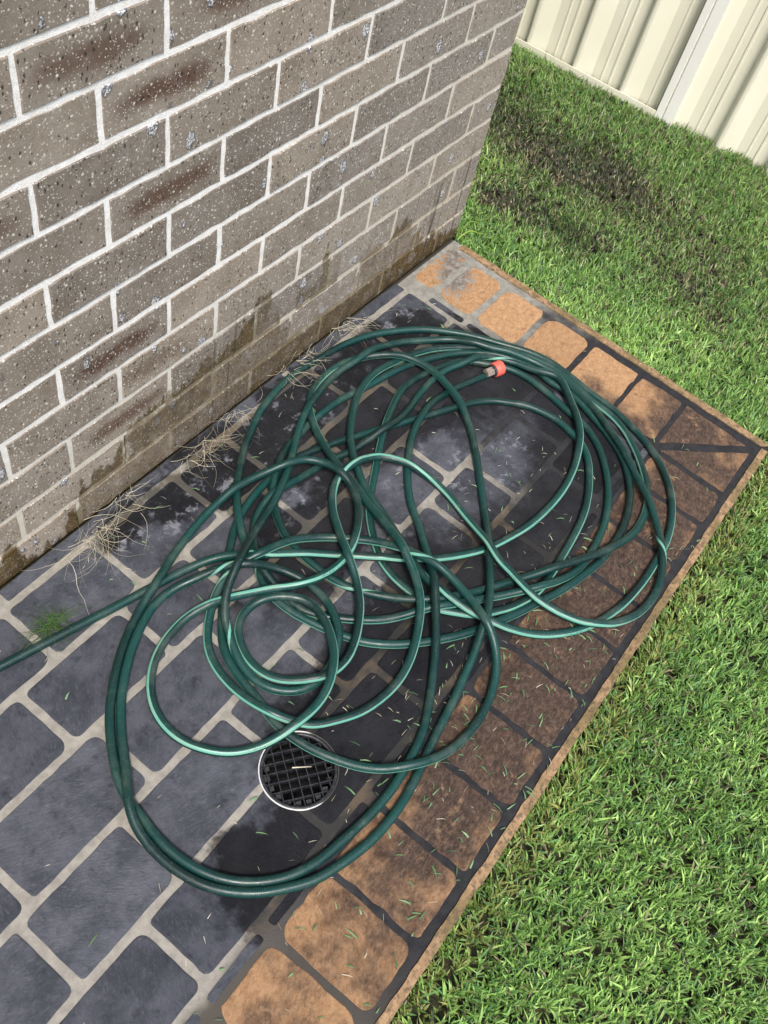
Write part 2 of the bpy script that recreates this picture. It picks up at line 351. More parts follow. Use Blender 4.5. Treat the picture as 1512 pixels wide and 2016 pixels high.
def box(bm, x0, x1, y0, y1, z0, z1):
    v = [bm.verts.new(p) for p in ((x0,y0,z0),(x1,y0,z0),(x1,y1,z0),(x0,y1,z0),(x0,y0,z1),(x1,y0,z1),(x1,y1,z1),(x0,y1,z1))]
    for f in ((3,2,1,0),(4,5,6,7),(0,1,5,4),(1,2,6,5),(2,3,7,6),(3,0,4,7)): bm.faces.new([v[i] for i in f])
def cut(o, cutters):
    """boolean away the given cutter meshes, keep the plain mesh"""
    for cm in cutters:
        co = bpy.data.objects.new('cutter', cm); COL.objects.link(co); co.matrix_world = o.matrix_world.inverted() @ Matrix() if False else Matrix()
        md = o.modifiers.new('b', 'BOOLEAN'); md.object = co; md.operation = 'DIFFERENCE'; md.solver = 'EXACT'
        bpy.context.view_layer.update()
        dg = bpy.context.evaluated_depsgraph_get(); me = bpy.data.meshes.new_from_object(o.evaluated_get(dg))
        o.modifiers.clear(); o.data = me; bpy.data.objects.remove(co)

# ------------------------------------------------------------------ ground and lawn
gb = bmesh.new()
nG = 40
bmesh.ops.create_grid(gb, x_segments=nG, y_segments=nG, size=60)
obj('ground', gb, 'soil', kind='structure').location = (0, 0, -.055)

# ------------------------------------------------------------------ pavement
GY = [-.050, -.190, -.327, -.466, -.604, -.740]
HW = .0073
def shear(x, y): return x + (.020*y if x > -.31 else 0.0)
slab = bmesh.new()
XE = -.046
top = [(-3.4, -.017), (XE, -.010), (shear(XE, -.980), -.980), (-3.4, -.980)]
vb = [slab.verts.new((x, y, -.12)) for x, y in top]; vt = [slab.verts.new((x, y, 0)) for x, y in top]
slab.faces.new(vb); slab.faces.new(vt[::-1])
for i in range(4): slab.faces.new((vb[i], vt[i], vt[(i+1) % 4], vb[(i+1) % 4]))
bmesh.ops.recalc_face_normals(slab, faces=slab.faces)
pavement = obj('pavement', slab, 'grout', kind='structure', label='stencilled concrete pavement of blue-grey pavers with an orange border')
DC = (-1.4155, -.632); DR = .0695
def cyl_mesh(r, z0, z1, c, n=48):
    b = bmesh.new(); lo = [b.verts.new((c[0]+r*math.cos(2*math.pi*i/n), c[1]+r*math.sin(2*math.pi*i/n), z0)) for i in range(n)]
    hi = [b.verts.new((v.co.x, v.co.y, z1)) for v in lo]
    b.faces.new(lo[::-1]); b.faces.new(hi)
    for i in range(n): b.faces.new((lo[i], lo[(i+1) % n], hi[(i+1) % n], hi[i]))
    me = bpy.data.meshes.new('cutter'); b.to_mesh(me); b.free(); return me
cut(pavement, [cyl_mesh(DR, -.09, .05, DC)])
def rounded(poly, rad, jit, seed):
    rg = random.Random(seed); out = []
    n = len(poly)
    for i in range(n):
        p0, p1, p2 = Vector(poly[i-1]), Vector(poly[i]), Vector(poly[(i+1) % n])
        a = (p0-p1); b_ = (p2-p1); r = min(rad*rg.uniform(.7, 1.3), a.length*.45, b_.length*.45)
        s, e = p1+a.normalized()*r, p1+b_.normalized()*r
        for k in range(5):
            t = k/4; out.append((1-t)**2*s+2*t*(1-t)*p1+t*t*e)
        # edge points to the next corner
        nx = p2; L = b_.length-2*r
        m_ = max(0, int(L/.018)-1)
        for k in range(1, m_+1):
            out.append(e+(b_.normalized())*(L*k/(m_+1)))
    ph = rg.uniform(0, 99)
    res = []
    for k, p in enumerate(out):
        d = mnoise.noise_vector(Vector((p.x*55+ph, p.y*55, ph)))*jit
        res.append((p.x+d.x, p.y+d.y))
    return res
def paver(poly, mat, rad, jit, seed, h=.0016, name='paver'):
    loop = rounded(poly, rad, jit, seed); cx = sum(p[0] for p in loop)/len(loop); cy = sum(p[1] for p in loop)/len(loop)
    b = bmesh.new(); n = len(loop)
    def ring(k, z): return [b.verts.new((shear(cx+(x-cx), y)-cx+((cx-x)*k), (y-cy)*(1-k), z)) for x, y in loop]
    r0 = ring(0, -.004); r1 = ring(0, h*.45); r2 = ring(.022, h)
    for a, c_ in ((r0, r1), (r1, r2)):
        for i in range(n): b.faces.new((a[i], a[(i+1) % n], c_[(i+1) % n], c_[i]))
    b.faces.new(r2); b.faces.new(r0[::-1])
    bmesh.ops.recalc_face_normals(b, faces=b.faces)
    o = obj(name, b, mat, pavement); o.location = (cx, cy, 0)
    if abs(cx-DC[0]) < .3 and abs(cy-DC[1]) < .2: cut(o, [cyl_mesh(DR, -.09, .05, DC)])
    return o
ROWP = [[-1.54, -1.337, -1.122, -.975, -.695, -.49], [-1.625, -1.40, -1.238, -1.02, -.83, -.60, -.42], [-1.833, -1.583, -1.33, -1.09, -.90, -.71, -.50],
        [-1.865, -1.662, -1.424, -1.244, -1.027, -.80, -.65, -.45], [-1.75, -1.463, -1.178, -.95, -.73, -.52]]
sd_ = 100
for k, ps in enumerate(ROWP):
    ps = sorted(ps); rr_ = random.Random(k)
    while ps[0] > -3.1: ps.insert(0, ps[0]-rr_.uniform(.20, .26))
    xs = ps+[-.305+HW]
    for a, b_ in zip(xs[:-1], xs[1:]):
        sd_ += 1
        paver([(a+HW, GY[k]-HW), (a+HW, GY[k+1]+HW), (b_-HW, GY[k+1]+HW), (b_-HW, GY[k]-HW)], 'blue_paver', .014, .0022, sd_)
for a, b_ in ((-3.3, -2.4), (-2.38, -1.55), (-1.52, -.75), (-.73, -.305)):           # cut strip against the wall
    sd_ += 1; paver([(a, -.0145), (a, -.0415), (b_, -.0415), (b_, -.0145)], 'blue_paver', .004, .0022, sd_)
FP = [-.278-.1365*i for i in range(23)]; FP[:11] = [-.278, -.412, -.550, -.700, -.824, -.963, -1.096, -1.236, -1.375, -1.508, -1.640]
for i in range(11, 23): FP[i] = FP[10]-.1365*(i-10)
for i, (b_, a) in enumerate(zip(FP[:-1], FP[1:])):
    sd_ += 1; paver([(a+.0062, -.773), (a+.0062, -.9495), (b_-.0062, -.9495), (b_-.0062, -.773)], 'orange_paver', .026 if a < -1.6 else .013, .0040, sd_)
    paver([(a+.012, -.7475), (a+.012, -.7625), (b_-.012, -.7625), (b_-.012, -.7475)], 'blue_paver', .006, .0014, sd_+500)
GE = [.009, .009, .009, .0075, .006, .0058]
EP = [-.100, -.218, -.352, -.489, -.632, -.759]
for i, (a, b_) in enumerate(zip(EP[:-1], EP[1:])):
    sd_ += 1; paver([(-.254, a-GE[i]), (-.254, b_+GE[i+1]), (-.089, b_+GE[i+1]), (-.089, a-GE[i])], 'orange_paver', .027 if i < 3 else .012, .004, sd_)
    paver([(-.291, a-.008), (-.291, b_+.008), (-.274, b_+.008), (-.274, a-.008)], 'blue_paver', .006, .0014, sd_+500)
paver([(-.250, -.030), (-.250, -.088), (-.090, -.094), (-.075, -.030)], 'orange_paver', .02, .005, 901)
paver([(-.249, -.766), (-.091, -.935), (-.087, -.766)], 'orange_paver', .005, .002, 902)
paver([(-.268, -.780), (-.268, -.9495), (-.108, -.9495)], 'orange_paver', .005, .002, 903)
def strip(poly, name='edge_strip'):
    o = paver(poly, 'edge_strip', .002, .0028, len(poly)+int(abs(poly[0][0])*100), h=.003, name=name); return o
for a, b_ in ((-3.39, -2.9), (-2.899, -.066)): strip([(a, -.9660), (a, -.9820), (b_, -.9820), (b_, -.9660)])
strip([(-.0645, -.045), (-.0645, -.963), (-.0435, -.981), (-.0435, -.045)])

# ------------------------------------------------------------------ house wall
LINE_Z = {-7: -.020, -6: .0657, -5: .151, -4: .2435, -3: .331, -2: .4165, -1: .504, 0: .589, 1: .6726, 2: .7575, 3: .8435, 4: .928}
for k in range(5, 30): LINE_Z[k] = .928+.086*(k-4)
house = empty('brick_wall', (0, 0, 0), 'brown speckled brick house wall with white mortar joints beside the pavement', 'wall')
def brick_mesh(wd, ht, dp, seed, axis='x'):
    rg = random.Random(seed); pts = []
    nx, nz = max(4, int(wd/.022)), 4
    hx, hz = wd/2, ht/2
    for i in range(nx): pts.append((-hx+wd*i/nx, -hz))
    for i in range(nz): pts.append((hx, -hz+ht*i/nz))
    for i in range(nx): pts.append((hx-wd*i/nx, hz))
    for i in range(nz): pts.append((-hx, hz-ht*i/nz))
    j = []
    for x, z in pts: j.append((x+rg.uniform(-.0013, .0013), z+rg.uniform(-.0017, .0017)))
    b = bmesh.new(); n = len(j)
    def ring(ins, y): return [b.verts.new((x-math.copysign(min(ins, abs(x)), x) if abs(abs(x)-hx) < .004 else x, y, z-math.copysign(ins, z) if abs(abs(z)-hz) < .004 else z)) for x, z in j]
    rf = ring(.0016, 0); r1 = ring(0, .0016); r2 = ring(0, dp)
    for a, c_ in ((rf, r1), (r1, r2)):
        for i in range(n): b.faces.new((a[i], a[(i+1) % n], c_[(i+1) % n], c_[i]))
    b.faces.new(rf[::-1]); b.faces.new(r2)
    bmesh.ops.recalc_face_normals(b, faces=b.faces)
    me = bpy.data.meshes.new('brick'); b.to_mesh(me); b.free(); me.materials.append(MATS['brick']); return me
BR = {}
def get_brick(wd, ht, dp, var):
    k = (round(wd, 3), round(ht, 3), round(dp, 3), var)
    if k not in BR: BR[k] = brick_mesh(wd, ht, dp, hash(k) & 0xffff)
    return BR[k]
# bricks that carry the long burnt mark: (course line, nominal left perpend index) -> strength, centre offset
SMUDGE = {(4, -11): (.75, -.01), (4, -9): (.8, .04), (3, -10): (1.0, .0), (1, -10): (.9, .0), (-2, -11): (1.0, .0), (-3, -10): (.55, -.06), (-3, -8): (.0, 0), (-4, -11): (.85, .01), (-3, -9): (.5, -.07), (2, -13): (.7, 0), (0, -12): (.6, 0)}
PALE = {(-4, -5): .75, (-5, -8): .5, (-5, -6): .95, (-6, -9): .45, (-3, -4): .5, (-4, -7): .5, (-6, -11): .45, (0, -1): .35, (-5, -4): .6, (-6, -5): .15, (-5, -10): .3, (-1, -6): .4}
def px(i): return -(0.115+.12*(-i-1))
TOPC = 10
up = bmesh.new()
for j in range(29, -7, -1):
    z1, z0 = LINE_Z[j]-.0050, LINE_Z[j-1]+.0050
    first = -2 if (j+(-2)) % 2 else -1
    pers = list(range(first, -26, -2))
    edges = [0.0]+[px(i) for i in pers]
    for n_, (a, b_) in enumerate(zip(edges[:-1], edges[1:])):
        xr = a if n_ == 0 else a-.0050; xl = b_+.0050
        i_left = pers[n_]
        corner = n_ == 0
        dp = .11 if (not corner or first == -2) else .23
        if j > TOPC or xl < -2.5:
            box(up, xl, xr, .0, .11 if not corner else dp, z0, z1); continue
        wd, ht = xr-xl, z1-z0
        me = get_brick(wd, ht, dp, random.randrange(4))
        o = obj('brick', me, None, house); o.location = ((xl+xr)/2, random.uniform(-.0008, .0008), (z0+z1)/2)
        if not corner: o.rotation_euler = (0, random.uniform(-.003, .003), random.uniform(-.003, .003))
        s_, off = SMUDGE.get((j, i_left), (0.0, 0.0)); pl = PALE.get((j, i_left), random.choice([0, 0, .12, .2]))
        o.color = (s_, pl, off+.5, 1)
    # return face round the corner
    y = .12 if first == -2 else .24
    while y < 1.7:
        if j <= TOPC and y < .9:
            me = get_brick(.23, z1-z0, .11, random.randrange(4)); o = obj('brick', me, None, house); o.location = (0, y+.115, (z0+z1)/2); o.rotation_euler = (0, 0, R(90)); o.color = (0, .1, .5, 1)
        else: box(up, -.11, 0, y, y+.23, z0, z1)
        y += .24
obj('upper_brickwork', up, 'brick', house, kind='stuff')
mo = bmesh.new(); box(mo, -3.2, -.0025, .0018, .105, -.017, 2.55)
fo = bmesh.new(); box(fo, -3.2, -.03, .035, .105, -.3, -.0175); obj('footing', fo, 'drain_pit', house)
mort = obj('mortar', mo, 'mortar', house)
for bx in ((-1.190-.004, -1.190+.004, .072, .146), (-.7135-.0045, -.7135+.0045, .072, .125), (-.137, -.113, -.01, .0605), (-.1135, -.02, .0612, .0705)):
    cb = bmesh.new(); box(cb, bx[0], bx[1], -.02, .08, bx[2], bx[3]); bmesh.ops.recalc_face_normals(cb, faces=cb.faces)
    cme = bpy.data.meshes.new('cutter'); cb.to_mesh(cme); cb.free(); cut(mort, [cme])
mo = bmesh.new(); box(mo, -.105, -.0028, .108, 1.75, -.3, 2.55); obj('mortar', mo, 'mortar', house)

# ------------------------------------------------------------------ fence
FA = Vector((1.078, 0, 0)); FSL = -.050      # fence line x = 1.078 - .05*y
fdir = Vector((FSL, 1, 0)).normalized(); fnor = Vector((-1, FSL, 0)).normalized()   # fnor points to the lawn
def fpt(s, d, z): v = FA+fdir*s+fnor*d; return (v.x, v.y, z)
fence = empty('steel_fence', (1.078, 0, -.03), 'cream ribbed steel panel fence standing at the back of the lawn', 'fence')
def fobj(name, me, mat): o = obj(name, me, mat, fence); o.matrix_parent_inverse = Matrix.Translation(-fence.location); return o
PITCH = .183; S0 = -.122
# profile over one pitch, going towards -s: (offset, depth)
PROF = [(0, 0), (.002, .002), (.014, .030), (.018, .032), (.026, .032), (.030, .030), (.072, .003), (.077, .0), (.110, .0), (.1115, .003), (.115, .003), (.1165, 0), (.140, 0), (.1415, .004), (.146, .004), (.1475, 0)]
def sheet(k0, k1):
    V, F, cols = [], [], []
    for k in range(k0, k1):
        for off, d in PROF: cols.append((S0-k*PITCH-off, d))
    cols.append((S0-k1*PITCH, 0))
    for s, d in cols: V += [fpt(s, d, -.05), fpt(s, d, 1.75)]
    for i in range(len(cols)-1): F.append((2*i, 2*i+1, 2*i+3, 2*i+2))
    me = mesh_from('sheet', V, F); o = fobj('sheet', me, 'cream_steel')
    md = o.modifiers.new('t', 'SOLIDIFY'); md.thickness = .0012
for a, b_ in ((-13, -9), (-9, -5), (-5, -1), (-1, 0), (0, 4), (4, 8), (8, 12)): sheet(a, b_)
def fbox(name, s0, s1, d0, d1, z0, z1, mat):
    V = [fpt(s, d, z) for z in (z0, z1) for s, d in ((s0, d0), (s1, d0), (s1, d1), (s0, d1))]
    return fobj(name, mesh_from(name, V, [(3,2,1,0),(4,5,6,7),(0,1,5,4),(1,2,6,5),(2,3,7,6),(3,0,4,7)]), mat)
def post(s):                                   # C-section post: three folds
    P_ = [(.030, .004), (.030, .040), (.012, .040), (.010, .034), (.004, .034), (.002, .040), (-.030, .040), (-.030, .004)]
    V, F = [], []
    for a, d in P_: V += [fpt(s+a, d, -.08), fpt(s+a, d, 1.85)]
    for i in range(len(P_)-1): F.append((2*i, 2*i+1, 2*i+3, 2*i+2))
    o = fobj('post', mesh_from('post', V, F), 'post_steel'); md = o.modifiers.new('t', 'SOLIDIFY'); md.thickness = .0015
for s in (-.128, 2.25, -2.50): post(s)
for s0, s1 in ((-.096, 2.215), (-2.465, -.160), (2.285, 3.2)):
    z_ = -.012 if s0 > -.2 else -.045
    fbox('bottom_rail', s0, s1, .036, .0395, z_-.04, z_+.010, 'cream_steel'); fbox('bottom_rail', s0, s1, .0, .036, z_-.04, z_-.035, 'cream_steel')
    fbox('top_rail', s0, s1, -.01, .042, 1.72, 1.78, 'post_steel')

# ------------------------------------------------------------------ lawn blades
GREENS = np.array([(.086, .155, .036), (.132, .228, .054), (.205, .325, .092), (.085, .172, .062), (.295, .405, .135), (.160, .262, .085)])
DEAD = np.array([(.32, .29, .17), (.24, .20, .115), (.14, .11, .07), (.42, .40, .25)])
DARK = np.array([(.062, .062, .044), (.105, .098, .070), (.068, .082, .052)])
def blades(name, X, Y, z0, length, width, lean, cols, mat, az=None, segs=2):
    n = len(X); az = RNG.uniform(0, 2*np.pi, n) if az is None else az
    d = np.stack([np.cos(az), np.sin(az)], 1); pr = np.stack([-d[:, 1], d[:, 0]], 1)
    tw = RNG.uniform(-.8, .8, n)
    V = np.zeros((n, 2*segs+1, 3))
    for k in range(segs+1):
        t = k/segs
        bend = lean*(.55+.45*t)*1.0
        r_ = length*t*np.sin(np.clip(bend, 0, 1.5)); h = length*t*np.cos(np.clip(bend, 0, 1.5))
        cx = X+d[:, 0]*r_; cy = Y+d[:, 1]*r_; cz = z0+h
        if k < segs:
            wv = width*(1-.30*t)*.5
            for sgn, idx in ((-1, 2*k), (1, 2*k+1)):
                V[:, idx, 0] = cx+sgn*pr[:, 0]*wv; V[:, idx, 1] = cy+sgn*pr[:, 1]*wv; V[:, idx, 2] = cz+sgn*tw*wv
        else: V[:, 2*segs, 0], V[:, 2*segs, 1], V[:, 2*segs, 2] = cx, cy, cz
    nv = 2*segs+1; base = (np.arange(n)*nv)[:, None]
    tris = []
    for k in range(segs-1): tris += [[2*k, 2*k+1, 2*k+3], [2*k, 2*k+3, 2*k+2]]
    tris += [[2*segs-2, 2*segs-1, 2*segs]]
    F = (base[:, :, None]+np.array(tris)[None]).reshape(-1, 3)
    me = bpy.data.meshes.new(name); nV = n*nv; nF = len(F)
    me.vertices.add(nV); me.vertices.foreach_set('co', V.reshape(-1)); me.loops.add(nF*3); me.polygons.add(nF)
    me.loops.foreach_set('vertex_index', F.reshape(-1).astype(np.int32)); me.polygons.foreach_set('loop_start', np.arange(0, nF*3, 3, dtype=np.int32))
    me.polygons.foreach_set('use_smooth', np.ones(nF, dtype=bool))
    ca = me.color_attributes.new('col', 'FLOAT_COLOR', 'POINT')
    cc = np.ones((n, nv, 4)); shade = np.linspace(.82, 1.12, nv); cc[:, :, :3] = cols[:, None, :]*shade[None, :, None]
    ca.data.foreach_set('color', cc.reshape(-1)); me.update(); me.validate()
    me.materials.append(MATS[mat]); return me
def vnoise(X, Y, f, s):
    """cheap smooth value noise on numpy arrays"""
    x, y = X*f+s*17.3, Y*f+s*9.1; xi, yi = np.floor(x), np.floor(y); fx, fy = x-xi, y-yi; fx, fy = fx*fx*(3-2*fx), fy*fy*(3-2*fy)
    h = lambda a, b: np.modf(np.abs(np.sin(a*127.1+b*311.7+s)*43758.5453))[0]
    return (h(xi, yi)*(1-fx)+h(xi+1, yi)*fx)*(1-fy)+(h(xi, yi+1)*(1-fx)+h(xi+1, yi+1)*fx)*fy
def lawn_points(n):
    X = RNG.uniform(-2.6, 1.16, n); Y = RNG.uniform(-2.3, 1.3, n)
    slab_in = (X < XE+.020*np.minimum(Y, 0)+.004) & (Y > -.983) & (Y < .0); hs = (X < .004) & (Y > -.004); beyond = X > 1.072-.05*Y-.006
    # thin out what the photograph does not look at
    vis = (Y > (-1.60+(X+1.24)*.42)) & (Y < .75)
    keep = ~(slab_in | hs | beyond) & (vis | (RNG.uniform(0, 1, n) < .22))
    return X[keep], Y[keep]
X, Y = lawn_points(165000)                     # tussocks, each a handful of blades from one crown
NB = 5
az0 = RNG.uniform(0, 2*np.pi, len(X))
X = np.repeat(X, NB); Y = np.repeat(Y, NB); AZ = np.repeat(az0, NB)+np.tile(np.arange(NB), len(az0))*2*np.pi/NB*.62+RNG.normal(0, .5, len(X))
CR = np.repeat(RNG.uniform(0, 1, len(az0)), NB)
X = X+RNG.normal(0, .0035, len(X)); Y = Y+RNG.normal(0, .0035, len(Y))
AZ = np.where((Y > -1.02) & (Y < -.95) & (X < -.05) & (RNG.uniform(0, 1, len(X)) < .55), np.pi/2+RNG.normal(0, .5, len(X)), AZ)
inside = (X < XE+.020*np.minimum(Y, 0)-.004) & (Y > -.977) & (Y < .0)
X, Y, AZ, CR = X[~inside], Y[~inside], AZ[~inside], CR[~inside]
n = len(X)
def band(x0, y0, x1, y1, w_):           # darker, browner strips across the lawn
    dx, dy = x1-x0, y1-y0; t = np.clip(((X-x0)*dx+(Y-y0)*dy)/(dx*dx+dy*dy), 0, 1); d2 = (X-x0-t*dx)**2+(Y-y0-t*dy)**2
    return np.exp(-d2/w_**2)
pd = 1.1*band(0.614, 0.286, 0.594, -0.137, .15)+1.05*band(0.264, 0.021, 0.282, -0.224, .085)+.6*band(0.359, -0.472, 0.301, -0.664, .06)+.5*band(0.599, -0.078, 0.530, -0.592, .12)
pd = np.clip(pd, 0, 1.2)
nz = .55*vnoise(X, Y, 7, 1)+.45*vnoise(X, Y, 19, 2)
brown_p = np.clip(.08+.10*np.clip((X-.05)/.5, 0, 1)+pd*.62*(nz*1.4+.15)+np.clip(nz-.62, 0, 1)*1.0, 0, .9)
u = RNG.uniform(0, 1, n); kind = u < brown_p
tone = np.clip(RNG.normal(.45+.4*(vnoise(X, Y, 5, 3)-.5)+.45*(CR-.5), .20, n), 0, .999)
order = np.array([0, 3, 1, 5, 2, 4]); gi = order[(tone*6).astype(int)]
C = GREENS[gi]*RNG.uniform(1.25, 2.3, (n, 1))
C *= (1-.40*np.clip(pd, 0, 1))[:, None]  # green blades get a darker colour inside the strips
C *= (1-.22*np.clip((X-.05)/.5, 0, 1))[:, None]
dk = DARK[RNG.integers(0, 3, n)]; dd_ = DEAD[RNG.integers(0, 4, n)]
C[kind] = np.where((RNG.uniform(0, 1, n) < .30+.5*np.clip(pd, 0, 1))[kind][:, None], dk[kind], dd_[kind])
edge = np.clip(1-np.abs(Y+1.01)/.06, 0, 1)*(X < 0); yl = RNG.uniform(0, 1, n) < edge*.55
C[yl] = np.array((.30, .33, .10))*RNG.uniform(.7, 1.2, (yl.sum(), 1))
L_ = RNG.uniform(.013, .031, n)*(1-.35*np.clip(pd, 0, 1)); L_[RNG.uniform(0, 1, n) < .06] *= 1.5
far = np.clip((X+.2)/1.2, 0, 1)
Z0 = -.047+.012*edge+.016*vnoise(X, Y, 4, 5)+.006*far
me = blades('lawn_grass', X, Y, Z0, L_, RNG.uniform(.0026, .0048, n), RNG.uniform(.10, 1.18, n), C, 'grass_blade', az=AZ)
obj('lawn_grass', me, kind='stuff', label='short green lawn grass with dark brown patches near the house corner', cat='grass')

